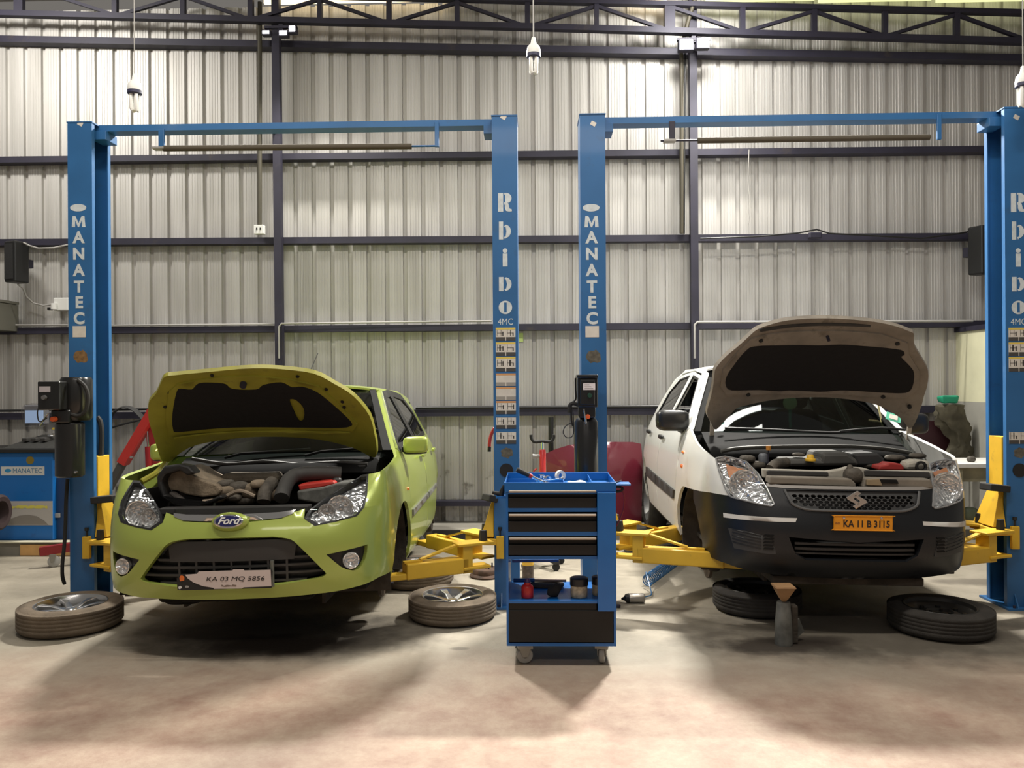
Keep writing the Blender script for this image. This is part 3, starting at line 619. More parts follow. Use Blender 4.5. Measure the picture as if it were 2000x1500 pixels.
# ------------------------------------------------------------ car body tools
def superbox(mb,c,r,e=.45,n=16,m=10,M=None):
    vs=[];fs=[]
    f=lambda w,p:math.copysign(abs(w)**p,w)
    for i in range(m+1):
        v=-math.pi/2+math.pi*i/m
        for k in range(n):
            u=2*math.pi*k/n; vs.append((c[0]+r[0]*f(math.cos(v),e)*f(math.cos(u),e),c[1]+r[1]*f(math.cos(v),e)*f(math.sin(u),e),c[2]+r[2]*f(math.sin(v),e)))
    for i in range(m):
        for k in range(n): fs.append((i*n+k,i*n+(k+1)%n,(i+1)*n+(k+1)%n,(i+1)*n+k))
    return mb.add(vs,fs,True,M)
class Body:
    def __init__(s,plan,front,side,rear,M,wf=(.45,1.1),ws=(.5,1.1),warp=((0,0),(9,9))):
        s.wp=lambda y:interp(warp,y)
        pl=catmull([(x,y,0) for x,y in plan],24); s.P=[(p.x,p.y) for p in pl]; s.A=[0]
        for a,b in zip(s.P,s.P[1:]): s.A.append(s.A[-1]+math.hypot(b[0]-a[0],b[1]-a[1]))
        s.L=s.A[-1]; s.fr,s.si,s.re=front,side,rear; s.M=M; s.wf,s.ws=wf,ws; s.xs=np.array([p[0] for p in s.P]); s.ys=np.array([p[1] for p in s.P]); s.As=np.array(s.A)
        s.MI=(CM.inverted()@M)
    def pt(s,u,z):
        a=min(abs(u),s.L); x=float(np.interp(a,s.As,s.xs)); y=float(np.interp(a,s.As,s.ys))
        wf=1-smooth(s.wf[0],s.wf[1],a); ws=smooth(s.ws[0],s.ws[1],a)*(1-smooth(s.L-.75,s.L-.35,a)); wr=smooth(s.L-1.0,s.L-.45,a)
        x-=ws*interp(s.si,z); x=max(x,0); y+=wf*interp(s.fr,z); y-=wr*interp(s.re,z)
        return Vector((math.copysign(x,u) if u!=0 else 0,s.wp(y),z))
    def __call__(s,u,z):
        e=.012; p=s.pt(u,z); a=s.pt(u+e,z)-s.pt(u-e,z); b=s.pt(u,z+e)-s.pt(u,z-e); n=a.cross(b)
        n=n.normalized() if n.length>1e-9 else Vector((0,-1,0))
        return p,n
    def U(s,y):  # arc length of the flank at station y
        k=next(i for i,(px,py) in enumerate(s.P) if py>=y-1e-6 and (px>.5 or y<.05)); 
        if k==0: return 0
        y0,y1=s.P[k-1][1],s.P[k][1]; return s.A[k-1]+(s.A[k]-s.A[k-1])*((y-y0)/(y1-y0) if y1>y0 else 0)
    def side(s,pts,sg=1): return [(sg*s.U(y),z) for y,z in pts]
    def uz(s,px,py,sg=1,rng=(0,2.2),zr=(.12,1.1)):
        def pj(u,z):
            q=s.MI@s.pt(u,z); return 1000+F*q.x/-q.z,750-F*q.y/-q.z
        best=None
        for i in range(45):
            for k in range(25):
                u=sg*(rng[0]+(rng[1]-rng[0])*i/44); z=zr[0]+(zr[1]-zr[0])*k/24; a,b=pj(u,z); d=(a-px)**2+(b-py)**2+ (abs(u)*6)**2
                if best is None or d<best[0]: best=(d,u,z)
        _,u,z=best
        for it in range(12):
            a,b=pj(u,z); e=.004; a1,b1=pj(u+e,z); a2,b2=pj(u,z+e)
            J=np.array([[(a1-a)/e,(a2-a)/e],[(b1-b)/e,(b2-b)/e]]); r=np.array([px-a,py-b])
            try: d=np.linalg.lstsq(J,r,rcond=None)[0]
            except Exception: break
            d=np.clip(d,-.08,.08); u+=d[0]; z+=d[1]
        return (u,z)
def mirror(P): return [(-a,b) for a,b in P]
def sym(P): return P+[(-a,b) for a,b in reversed(P) if abs(a)>1e-6]
def scaled(P,k,kz=None):
    cx=sum(p[0] for p in P)/len(P); cz=sum(p[1] for p in P)/len(P); kz=kz or k
    return [(cx+(a-cx)*k,cz+(b-cz)*kz) for a,b in P]
def circ(cu,cz,r,n=20,rz=None): return [(cu+r*math.cos(2*math.pi*i/n),cz+(rz or r)*math.sin(2*math.pi*i/n)) for i in range(n)]
def wallring(fn,P,d0,d1,mb=None,step=.03):
    mb=mb or MB(); P=densify(P,step); vs=[];fs=[]; n=len(P)
    for a,b in P:
        p,nn=fn(a,b); vs+=[p+nn*d0,p+nn*d1]
    for i in range(n): j=(i+1)%n; fs.append((2*i,2*j,2*j+1,2*i+1))
    return mb.add(vs,fs,True)
def loft(rows,name,m,parent,th=.012):
    """rows of points -> closed thin solid"""
    m_=len(rows);n=len(rows[0]); mb=MB()
    V=[[Vector(p) for p in r] for r in rows]
    Nn=[[None]*n for _ in range(m_)]
    for i in range(m_):
        for k in range(n):
            a=V[i][min(k+1,n-1)]-V[i][max(k-1,0)]; b=V[min(i+1,m_-1)][k]-V[max(i-1,0)][k]; c=a.cross(b); Nn[i][k]=c.normalized() if c.length>1e-9 else Vector((0,0,1))
    mb.grid(V); mb.grid([[V[i][k]-Nn[i][k]*th for k in range(n)] for i in range(m_)])
    per=[(0,k) for k in range(n)]+[(i,n-1) for i in range(1,m_)]+[(m_-1,k) for k in range(n-2,-1,-1)]+[(i,0) for i in range(m_-2,0,-1)]
    vs=[];fs=[]
    for i,k in per: vs+=[V[i][k],V[i][k]-Nn[i][k]*th]
    q=len(per)
    for i in range(q): j=(i+1)%q; fs.append((2*i,2*j,2*j+1,2*i+1))
    mb.add(vs,fs); return mb.build(name,m,parent,recalc=False)
GLASS=glassmat('window_glass',(0.42,0.47,0.45),1.0,1.45)
TINT=glassmat('tinted_glass',(0.16,0.17,0.17),1.0,1.9)
LENS=glassmat('lamp_lens',(0.92,0.93,0.94),.8,1.40)
def refl_mat():
    m=bpy.data.materials.new('lamp_reflector'); m.use_nodes=True; nt=m.node_tree; b=nt.nodes['Principled BSDF']; b.inputs['Metallic'].default_value=.8; b.inputs['Roughness'].default_value=.20; b.inputs['Base Color'].default_value=(.90,.89,.87,1)
    tc=nt.nodes.new('ShaderNodeTexCoord'); v=nt.nodes.new('ShaderNodeTexVoronoi'); v.inputs['Scale'].default_value=38; nt.links.new(tc.outputs['Object'],v.inputs['Vector'])
    bp=nt.nodes.new('ShaderNodeBump'); bp.inputs['Strength'].default_value=.9; bp.inputs['Distance'].default_value=.012; nt.links.new(v.outputs['Distance'],bp.inputs['Height']); nt.links.new(bp.outputs['Normal'],b.inputs['Normal']); return m
REFL=refl_mat()
LIMEP=mat('lime_paint',(0.35,0.43,0.085),.30,coat=.6,metal=.2,bump=0)
LIMEU=mat('lime_underside',(0.30,0.28,0.030),.45,var=.15,vs=6,coat=.1,dirt=(0.12,0.11,0.03),ds=9,dl=.62)
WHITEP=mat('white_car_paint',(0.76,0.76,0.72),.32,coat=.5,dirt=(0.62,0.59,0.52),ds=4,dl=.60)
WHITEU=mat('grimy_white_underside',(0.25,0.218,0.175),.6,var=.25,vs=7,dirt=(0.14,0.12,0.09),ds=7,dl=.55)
BUMP=mat('black_bumper',(0.007,0.008,0.010),.36,bump=.05,bs=200,dirt=(0.020,0.018,0.016),ds=7,dl=.62)
TRIMB=mat('grey_black_trim',(0.040,0.038,0.036),.55)
BAY=mat('bay_dark',(0.012,0.011,0.010),.8,var=.3,spec=.15)
COWL=mat('cowl_black',(0.009,0.009,0.009),.8,spec=.12)
GRIME=mat('engine_grime',(0.075,0.064,0.050),.75,var=.4,vs=14,bump=.6,bs=40)
GRIMEL=mat('dusty_engine_cover',(0.20,0.155,0.105),.8,var=.35,vs=12,bump=.8,bs=30,dirt=(0.05,0.04,0.03),ds=10,dl=.58)
PAD=mat('insulation_felt',(0.007,0.006,0.006),.95,bump=.4,bs=30)
MUD=mat('mud_brown',(0.050,0.040,0.030),.95,var=.45,vs=10,bump=.6,bs=30)
SEAT=mat('seat_cloth',(0.025,0.025,0.028),.9)
AMBER=mat('amber_lens',(0.75,0.16,0.02),.3,coat=.4)
BRTAPE=mat('white_tape',(0.62,0.60,0.56),.6,dirt=(.35,.32,.27),ds=20,dl=.66)
def interior(r,yw,zr,zb):
    MB().box(-.66,.66,yw+.0,yw+.30,.62,zb-.04).build('dashboard',BAY,r,bevel=.04)
    for sx in (-.34,.34):
        s=superbox(MB(),(sx,yw+1.05,zb-.18),(.24,.09,.33),.5).build('seat_back',SEAT,r)
        superbox(MB(),(sx,yw+.80,.47),(.25,.27,.09),.5).build('seat_cushion',SEAT,r)
        superbox(MB(),(sx,yw+1.09,zb+.23),(.13,.05,.09),.6).build('headrest',SEAT,r)
    superbox(MB(),(0,yw+1.95,zb-.15),(.58,.10,.28),.4).build('rear_seat',SEAT,r)
    MB().box(-.68,.68,yw+.05,yw+2.3,.30,.33).build('cabin_floor',BAY,r)
def greenhouse(r,B,paint,wt,rail,zc,glass_front,ypil,rear_pts,name='roof',lining=None):
    """wt: windscreen (y_base,z_base,y_top,z_top); rail: list of (y,z) of the roof rail"""
    yb,zb,yt,zt=wt
    def xr(z,y): return B.pt(B.U(y),z).x
    rows=[]
    for i in range(9):
        t=i/8; y=yb+(yt-yb)*t; z=zb+(zt-zb)*t; w=xr(z,max(y,1.0))-.045; row=[]
        for k in range(17):
            q=-1+2*k/16; bul=.13*(1-q*q)*(1-.35*t); row.append((q*w,y-bul*.8,z+.03*(1-q*q)*math.sin(math.pi*t)+.02*(1-q*q)))
        rows.append(row)
    loft(rows,'windscreen',glass_front,r,.005)
    # black ceramic border along the pillars
    for sg in (-1,1):
        rr=[]
        for i in range(9):
            row=rows[i]; a=Vector(row[16] if sg>0 else row[0]); b=Vector(row[15] if sg>0 else row[1]); b=a+(b-a)*.5
            rr.append([a+Vector((sg*.012,-.004,.004)),b+Vector((0,-.006,.004))])
        loft(rr,'windscreen_seal',COWL,r,.004)
    rows=[]
    top=[(y,z) for y,z in rail]
    for y,z in top:
        w=xr(z,y)-.004; rows.append([(w*q/12,B.wp(y)-(.10*(1-(q/12)**2) if y<=top[0][0]+.01 else 0),z+(zc)*(1-abs(q/12)**2.6)) for q in range(-12,13)])
    loft(rows,name,paint,r,.015)
    mb=MB(); rows2=[[(p[0]*.97,p[1]+.02,p[2]-.03) for p in rw] for rw in rows]; 
    loft(rows2,'headliner',lining or mat('headliner',(.10,.10,.09),.9),r,.01)
def hoodfn(yh,zh,th,crown=.10,curl=.05,L=.95,side=.7):
    c,s_=math.cos(th),math.sin(th)
    def f(a,t):
        d=(a/side); drop=crown*abs(d)**2.2+curl*max(0,t/L-.72)**1.5*6*.5
        p=Vector((a,yh-t*c,zh+t*s_))+Vector((0,-s_,-c))*drop
        return p
    def fn(a,t):
        e=.01; p=f(a,t); x=f(a+e,t)-f(a-e,t); y=f(a,t+e)-f(a,t-e); n=x.cross(y).normalized()
        if n.dot(Vector((0,-s_,-c)))<0: n=-n
        return p,n
    return fn
def invert(fn,M,px,py,a0=0,b0=.5):
    MI=CM.inverted()@M
    def pj(a,b):
        q=MI@fn(a,b)[0]; return 1000+F*q.x/-q.z,750-F*q.y/-q.z
    a,b=a0,b0
    for it in range(40):
        x,y=pj(a,b); e=.002; x1,y1=pj(a+e,b); x2,y2=pj(a,b+e)
        J=np.array([[(x1-x)/e,(x2-x)/e],[(y1-y)/e,(y2-y)/e]]); d=np.linalg.lstsq(J,np.array([px-x,py-y]),rcond=None)[0]; d=np.clip(d,-.05,.05); a+=d[0]; b+=d[1]
    return (float(a),float(b))
def locY(M,px,py,y):
    """point of the car-space plane y seen at a pixel"""
    Mi=M.inverted(); o=Mi@Vector((0,0,HC)); d=Mi.to_3x3()@ray(px,py); t=(y-o.y)/d.y; return o+d*t
def arcp(B,yc,zc,r,a0,a1,n=16,sg=1): return [(sg*B.U(yc+r*math.cos(math.radians(a0+(a1-a0)*i/n))),zc+r*math.sin(math.radians(a0+(a1-a0)*i/n))) for i in range(n+1)]
def headlamp(r,B,H,sg,bezel,bowls,amber=None,depth=.07,bw=.86):
    H=H if sg>0 else mirror(H)
    hb=MB(); patch(B,H,step=.04,th=.008,off=-depth,mb=hb); wallring(B,H,-.002,-depth,hb)
    lamp=hb.build('headlamp',BLK if bezel else REFL,r,recalc=False)
    patch(B,scaled(H,bw),step=.03,th=.004,off=-depth*.72).build('reflector',REFL,lamp,recalc=False)
    for (u,z,rad) in bowls:
        p,n=B(sg*u,z); q=Matrix.Translation(p-Vector((0,-1,0))*.0+Vector((0,.045,0)))@FACE
        prof=[(rad*math.sin(t*math.pi/2/8),-.045*math.cos(t*math.pi/2/8)+.02) for t in range(9)]+[(rad*1.08,.024),(rad*1.1,.01)]
        MB().lathe(prof,24,q,caps=False).build('reflector_bowl',REFL,lamp)
        MB().lathe([(0,.012),(.010,.010),(.013,-.02),(0,-.03)],12,q).build('bulb',CHROME,lamp)
    if amber:
        patch(B,amber if sg>0 else mirror(amber),step=.03,th=.004,off=-depth*.45).build('indicator',mat('dim_amber',(.62,.26,.12),.3,coat=.3),lamp,recalc=False)
    if bezel: patch(B,H,[[(a,b) for a,b in scaled(H,bw-.06,bw-.05)]],step=.03,th=.02,off=.0015).build('bezel',BLK,lamp,recalc=False)
    patch(B,scaled(H,.985),step=.03,th=.003,off=.003).build('lens',LENS,lamp,recalc=False)
    return lamp
def wheelhub(r,B,y,z,sg,disc=True):
    x=.70*sg
    lin=MB(); rows=[]
    for i in range(21):
        a=math.radians(-25+230*i/20); rows.append([(sg*.42,y+.345*math.cos(a),.30+.345*math.sin(a)),(sg*.80,y+.345*math.cos(a),.30+.345*math.sin(a))])
    rows=[[Vector(p) for p in q] for q in rows]; loft(rows,'wheel_arch_liner',MUD,r,.008)
    MB().box(min(sg*.40,sg*.42),max(sg*.40,sg*.42),y-.38,y+.38,.10,.70).build('inner_arch',MUD,r)
    Mx=Matrix.Translation((x,y,z))@Matrix.Rotation(math.radians(90)*sg,4,'Y')
    h=MB().lathe([(0,-.02),(.125,-.02),(.125,.0),(.07,.0),(.07,.03),(.03,.03),(.03,.05),(0,.05)],28,Mx).build('brake_disc',mat('rusty_iron',(.10,.075,.055),.6,metal=.6,var=.4,vs=20),r)
    mbn=None
    for k in range(4):
        a=k*math.pi/2+.4; MB().tube([Mx@Vector((.05*math.cos(a),.05*math.sin(a),.03)),Mx@Vector((.05*math.cos(a),.05*math.sin(a),.06))],.006,6).build('wheel_stud',STEEL,h)
    superbox(MB(),(x-sg*.03,y-.09,z+.03),(.05,.05,.09),.6).build('brake_caliper',MUD,r)
    MB().tube([(x-sg*.05,y,z),(x-sg*.08,y+.02,z+.25),(x-sg*.14,y+.03,.78)],[.03,.028,.04],10).build('suspension_strut',MUD,r)
    MB().tube([(x-sg*.05,y+.02,z-.05),(sg*.30,y+.08,.20)],.022,8).build('control_arm',MUD,r)
# ------------------------------------------------------------ lime green hatchback
def pose(x,y,z,yaw,pitch,roll):
    rd=math.radians; return Matrix.Translation((x,y,z))@Matrix.Rotation(rd(yaw),4,'Z')@Matrix.Rotation(rd(pitch),4,'X')@Matrix.Rotation(rd(roll),4,'Y')
def build_green():
    M=pose(-1.653,4.286,.115,1.32,-1.655,-1.236)
    B=Body([(0,0),(.2,.012),(.42,.045),(.60,.105),(.73,.20),(.805,.34),(.835,.52),(.845,.8),(.84,1.2),(.84,2.2),(.835,2.8),(.82,3.2),(.79,3.5),(.70,3.7),(.5,3.77),(0,3.79)],
      [(.15,.10),(.22,.03),(.30,.005),(.42,0),(.52,.0),(.60,.025),(.68,.07),(.74,.14),(.80,.25),(.86,.38),(.95,.55)],
      [(.15,.07),(.26,.02),(.34,.004),(.45,0),(.62,0),(.75,.01),(.86,.035),(.94,.07),(1.38,.29),(1.42,.33)],
      [(.2,.05),(.4,0),(.9,.03),(1.0,.1),(1.4,.35)],M,warp=((0,0),(3.3,3.3),(3.79,3.64)))
    r=empty('car',M,label='lime green hatchback with raised bonnet and no front wheels on the left lift',cat='car')
    q=lambda *P:[B.uz(200+.35*x,700+.35*y) for x,y in P]
    # outlines read on the flank side of the nose
    H=q((1125,895),(1185,935),(1300,912),(1420,880),(1462,830),(1478,760),(1485,645),(1450,650),(1350,712),(1240,780),(1150,850))
    seam=q((1455,832),(1530,820),(1610,855)); 
    arch=arcp(B,.80,.30,.345,146,200,8)
    zb=.225
    lowr=[(0,zb),(.3,zb+.002),(.55,zb+.01),(.75,zb+.03),(.86,zb+.05)]
    top=q((1130,838),(1060,862),(1000,893),(900,905),(810,912)); top=[t for t in top]
    topc=[(0,top[-1][1]+.002)]
    op=q((950,995),(1050,1010),(1110,1060),(1230,1180),(1246,1205),(1200,1226),(1000,1262)); zo1=q((760,1000))[0][1]; zo0=q((760,1288))[0][1]
    opc=[(p.x,p.y) for p in catmull([(a,b,0) for a,b in reversed(op)],4)]
    opening=[(0,zo0)]+opc+[(0,zo1)]
    fog=q((1250,1095),(1360,1070),(1480,1038),(1478,1080),(1466,1125),(1445,1160),(1425,1176),(1400,1183),(1365,1178),(1330,1162),(1290,1130))
    half=lowr+[(arch[-1][0],max(arch[-1][1],zb+.05))]+[p for p in reversed(arch)]+[seam[2],seam[1],seam[0]]+[H[3],H[2],H[1],H[0]]+top+topc
    if globals().get('DBG'):
        for n,P in (('H',H),('seam',seam),('arch',arch),('top',top),('op',op),('fog',fog)): print(n,[(round(a,3),round(b,3)) for a,b in P])
    patch(B,sym(half),[sym(opening),fog,mirror(fog)],step=.04,th=.03).build('front_bumper',LIMEP,r,recalc=False)
    # lower grille
    g=patch(B,sym([(a*1.02,b) for a,b in opening]),step=.05,th=.01,off=-.075).build('lower_grille',BLK,r,recalc=False)
    zm=zo1-(zo1-zo0)*.47
    def band(z0,z1,off,th,m,nm,k=1.0,par=None):
        zc=(z0+z1)/2; us=[u for u,z in op]; w=interp(sorted([(z,u) for u,z in op]),zc)*k; return patch(B,sym([(0,z0),(w-.015,z0),(w,z1),(0,z1)] if z1>zo0+.12 else [(0,z0),(w,z0),(w+.01,z1),(0,z1)]),step=.06,th=th,off=off).build(nm,m,par or g,recalc=False)
    band(zm,zo1-.012,-.028,.01,TRIMB,'grille_panel',.93)
    for k in range(4): z=zo0+.025+k*.042; band(z,z+.012,-.03,.03,TRIMB,'grille_slat',1.0)
    for k in range(7):
        u=-.30+k*.1; patch(B,[(u,zo0+.02),(u+.012,zo0+.02),(u+.012,zm),(u,zm)],step=.1,th=.02,off=-.03).build('grille_rib',TRIMB,g,recalc=False)
    p,_=B(.235,zo0+.08); MB().tube([(p.x,p.y-.01,zo0+.01),(p.x,p.y-.01,zo0+.15)],.011,10).build('tow_bolt',mat('galvanised',(.16,.17,.15),.5,metal=.5),r)
    # fog lamps
    for sg in (1,-1):
        f=fog if sg>0 else mirror(fog); fb=MB(); patch(B,f,step=.05,th=.006,off=-.03,mb=fb); wallring(B,f,0,-.03,fb); fl=fb.build('fog_lamp',BLK,r,recalc=False)
        c=B.uz(684,1095); p,n=B(sg*c[0],c[1]); q4=Matrix.Translation(p+Vector((0,.018,0)))@Matrix.Rotation(math.radians(14*sg),4,'Z')@FACE
        MB().lathe([(0,-.01),(.02,-.008),(.034,.012),(.042,.018),(.046,.016),(.046,-.02)],24,q4,caps=False).build('reflector_bowl',REFL,fl)
        MB().lathe([(0,.024),(.034,.02),(.042,.016),(0,.014)],24,q4).build('lens',LENS,fl)
    # chrome bar and emblem
    c0=top[1]; zt=topc[0][1]
    bar=[(0,zt+.004),(.18,zt+.006),(.27,zt+.010),(.33,zt+.03),(.34,zt+.048),(.26,zt+.040),(0,zt+.036)]
    patch(B,sym(bar),step=.05,th=.02,off=.004).build('chrome_bar',CHROME,r,recalc=False)
    p=B.pt(0,zt-.004); E=Matrix.Translation((0,p.y-.012,zt+.004))@Matrix.Rotation(math.radians(-14),4,'X')@FACE
    el=MB().lathe([(0,.022),(.080,.022),(.098,.008),(.10,-.02),(0,-.02)],36,E@Matrix.Diagonal((1.0,.52,1,1))).build('emblem',LIMEP,r)
    MB().lathe([(0,.026),(.074,.026),(.080,.023),(.080,.018),(0,.018)],36,E@Matrix.Diagonal((1.0,.46,1,1))).build('rim',CHROME,el)
    MB().lathe([(0,.0275),(.068,.0275),(.070,.026),(0,.026)],36,E@Matrix.Diagonal((1.0,.42,1,1))).build('oval',mat('badge_blue',(.012,.014,.10),.3,coat=.5),el)
    t=text('script','Ford',.052,WHITE,el,E@Matrix.Translation((0,0,.0285)),.0008,.0012,1.15,shear=.35)
    # number plate, bent and torn
    zc=B.uz(436,1132,-1)[1]; py=B.pt(0,zc).y-.02; 
    NP=Matrix.Translation((-.012,py,zc+.006))@Matrix.Rotation(math.radians(.6),4,'Y')@FACE
    pl=MB().prism([(-.258,-.052),(-.235,-.056),(.25,-.050),(.256,.040),(.25,.048),(-.14,.044),(-.16,.03),(-.235,.030),(-.262,.01)],-.003,.003,NP@Matrix.Rotation(math.radians(-90),4,'X')).build('number_plate',BLK,r,bevel=.002)
    W_=[(-.215,.028),(-.150,.032),(-.142,.044),(.04,.047),(.045,.052),(.10,.052),(.105,.046),(.246,.047),(.250,-.040),(.10,-.044),(.09,-.050),(-.06,-.050),(-.062,-.044),(-.12,-.034),(-.17,-.014),(-.2,.008)]
    patch(lambda a,b:(NP@Vector((a,b,.0045)),NP.to_3x3()@Vector((0,0,1))),W_,step=.05,th=.001).build('plate_face',mat('plate_pinkish',(.62,.53,.50),.5,dirt=(.35,.28,.24),ds=30,dl=.68),pl,recalc=False)
    text('characters','KA 03 MQ 5856',.033,BLK,pl,NP@Matrix.Translation((.055,.002,.0055)),.0004,.0008,1.42,shear=.15)
    patch(lambda a,b:(NP@Vector((a,b,.0052)),NP.to_3x3()@Vector((0,0,1))),[(-.02,-.036),(.0,-.040),(.03,-.037),(.06,-.039),(.062,-.031),(.04,-.028),(.036,-.033),(.01,-.029),(-.005,-.034),(-.018,-.027)],step=.5,th=.001).build('faint_script',mat('print_brown',(.2,.15,.12),.6),pl,recalc=False)
    blo=lambda cx,cz,rx,rz,m,s:patch(lambda a,b:(NP@Vector((a,b,.005)),NP.to_3x3()@Vector((0,0,1))),[(cx+rx*(.6+.4*random.random())*math.cos(t*.7),cz+rz*(.6+.4*random.random())*math.sin(t*.7)) for t in range(9)],step=.05,th=.001).build(s,m,pl,recalc=False)
    blo(-.233,.010,.020,.020,AMBER,'decal'); blo(-.243,-.040,.012,.012,WHITE,'decal'); blo(-.205,-.036,.014,.008,GREYP,'decal')
    # headlamps
    for sg in (1,-1): headlamp(r,B,H,sg,True,[(B.uz(662,994)[0],B.uz(662,994)[1],.068),(B.uz(636,1002)[0],B.uz(636,1002)[1],.045)],None,.06,.96)
    # fenders
    A1=B.side([(1.10,.30)])
    Ht,Ho,Hs=H[6],H[5],H[4]
    fz=arcp(B,.80,.30,.345,146,-8,16)
    fend=[seam[0],(seam[0][0]+.004,H[3][1])]
    fen=[H[6],q((1540,560))[0]]+B.side([(.98,.930),(1.05,.975),(1.13,.955),(1.145,.60),(1.15,.24)])+[p for p in reversed(fz)][0:]+[seam[2],seam[1],seam[0],H[3],H[4],H[5]]
    fen[1]=B.side([(.72,.905)])[0]
    for sg in (1,-1): 
        fo=patch(B,fen if sg>0 else mirror(fen),step=.04,th=.02).build('fender',LIMEP,r,recalc=False)
        pp,nn=B(sg*B.U(1.04),.70); superbox(MB(),tuple(pp),(.012,.022,.012),.8).build('side_repeater',AMBER,fo)
    # doors, sills, quarter panels, pillars
    arR=arcp(B,3.27,.30,.345,200,146,6)
    for sg in (1,-1):
        SD=lambda P:B.side(P,sg)
        d1=SD([(1.155,.27),(1.150,.60),(1.138,.965),(1.30,1.06),(1.79,1.36),(2.14,1.385),(2.15,.27)]); w1=SD([(1.26,.985),(1.36,1.05),(1.80,1.335),(2.09,1.355),(2.10,.985)])
        a=patch(B,d1,[w1],step=.05,th=.02).build('front_door',LIMEP,r,recalc=False)
        patch(B,SD([(1.17,.945),(1.25,1.025),(1.80,1.375),(2.15,1.395),(2.15,.975)]),[scaled(w1,.94,.92)],step=.05,th=.008,off=.004).build('window_frame',BLK,a,recalc=False)
        patch(B,scaled(w1,.99),step=.06,th=.004,off=-.004).build('window',TINT,a,recalc=False)
        d2=SD([(2.16,.27),(2.15,1.385),(2.75,1.35),(3.02,1.22),(3.06,.98),(2.98,.62)]+[(3.27+.35*math.cos(math.radians(t)),.30+.35*math.sin(math.radians(t))) for t in (135,150,165,180)]+[(2.92,.27)])
        w2=SD([(2.20,.985),(2.19,1.355),(2.72,1.325),(2.98,1.19),(3.01,1.02)])
        b=patch(B,d2,[w2],step=.05,th=.02).build('rear_door',LIMEP,r,recalc=False)
        patch(B,SD([(2.16,.975),(2.15,1.395),(2.75,1.365),(3.03,1.225),(3.05,1.0)]),[scaled(w2,.94,.92)],step=.05,th=.008,off=.004).build('window_frame',BLK,b,recalc=False)
        patch(B,scaled(w2,.99),step=.06,th=.004,off=-.004).build('window',TINT,b,recalc=False)
        for d,y in ((a,2.03),(b,2.86)):
            pp,nn=B(sg*B.U(y),.86); superbox(MB(),tuple(pp+nn*.028),(.014,.085,.017),.6).build('door_handle',LIMEP,d)
        m1=patch(B,SD([(1.20,.50),(2.13,.52),(2.13,.56),(1.20,.54)]),step=.1,th=.015,off=.014).build('door_moulding',mat('moulding_grey',(.16,.16,.15),.4),a,recalc=False)
        m2=patch(B,SD([(2.18,.52),(2.86,.535),(2.86,.57),(2.18,.56)]),step=.1,th=.015,off=.014).build('door_moulding',MATS['moulding_grey'],b,recalc=False)
        patch(B,SD([(1.16,.21),(2.90,.21),(2.93,.262),(1.155,.262)]),step=.08,th=.03,off=-.002).build('sill',LIMEP,r,recalc=False)
        qp=SD([(3.07,.98),(3.03,1.22),(2.76,1.36),(2.76,1.385),(3.30,1.34)])+SD([(3.52,1.0)])+[(sg*(B.L-.55),.98),(sg*(B.L-.55),.25),(sg*B.U(3.62),.25)]+[(sg*a_,b_) for a_,b_ in [(B.U(3.27+.345*math.cos(math.radians(t))),.30+.345*math.sin(math.radians(t))) for t in (-5,20,45,70,90,110,135)]]+SD([(2.99,.62)])
        patch(B,qp,step=.06,th=.02).build('quarter_panel',LIMEP,r,recalc=False)
        patch(B,SD([(1.06,.975),(1.72,1.385),(1.80,1.40),(2.75,1.395),(2.75,1.372),(2.14,1.397),(1.79,1.372),(1.28,1.06),(1.14,.967)]),step=.04,th=.03).build('roof_pillar',LIMEP,r,recalc=False)
        # mirrors
        mr=superbox(MB(),(sg*.875,1.22,.985),(.088,.05,.058),.45).build('door_mirror',LIMEP,r)
        superbox(MB(),(sg*.870,1.225,.935),(.080,.045,.016),.5).build('mirror_base',BLK,mr); MB().beam((sg*.78,1.27,.955),(sg*.84,1.235,.955),.05,.045).build('mirror_arm',BLK,mr,bevel=.01)
        MB().box(sg*.875-.075,sg*.875+.075,1.268,1.272,.94,1.03).build('mirror_glass',CHROME,mr)
        wheelhub(r,B,.80,.17,sg)
        tyre=None
    patch(B,[(B.L-.54,.25),(B.L,.25),(B.L+.0,.98),(B.L-.54,.98)],step=.08,th=.02).build('tailgate',LIMEP,r,recalc=False)
    patch(B,mirror([(B.L-.54,.25),(B.L,.25),(B.L+.0,.98),(B.L-.54,.98)]),step=.08,th=.02).build('rear_bumper',LIMEP,r,recalc=False)
    greenhouse(r,B,LIMEP,(1.06,.955,1.74,1.385),[(1.74,1.385),(2.1,1.40),(2.75,1.39),(3.3,1.33)],.045,GLASS,None,None)
    MB().box(-.58,.58,3.38,3.41,.95,1.30,Matrix.Translation((0,-.2,0))@Matrix.Identity(4)).build('rear_window',TINT,r)
    MB().box(-.50,.50,1.86,1.90,1.27,1.36).build('sun_visor',BLK,r,bevel=.01)
    interior(r,1.15,1.38,.96)
    # antenna
    a=locY(M,606,724,3.2); b=locY(M,621,690,3.3); MB().tube([a-Vector((0,.1,.12)),a,b],.0035,6).build('aerial',BLK,r)
    # rear axle parts seen under the sill
    for sg in (1,-1):
        Mx=Matrix.Translation((sg*.72,3.27,.19))@Matrix.Rotation(math.radians(90)*sg,4,'Y'); MB().lathe([(0,-.05),(.115,-.05),(.12,0),(.11,.03),(.04,.03),(.04,.05),(0,.05)],24,Mx).build('brake_drum',MUD,r)
        superbox(MB(),(sg*.50,3.27,.5),(.30,.33,.14),.6).build('rear_arch_liner',BAY,r)
        MB().tube([(sg*.6,3.30,.2),(sg*.58,3.33,.7)],.03,10).build('damper',BLK,r)
    MB().box(-.60,.60,3.2,3.34,.22,.28).build('rear_axle',BAY,r,bevel=.02)
    MB().box(-.70,.70,.22,3.6,.222,.25).build('underbody',BAY,r)
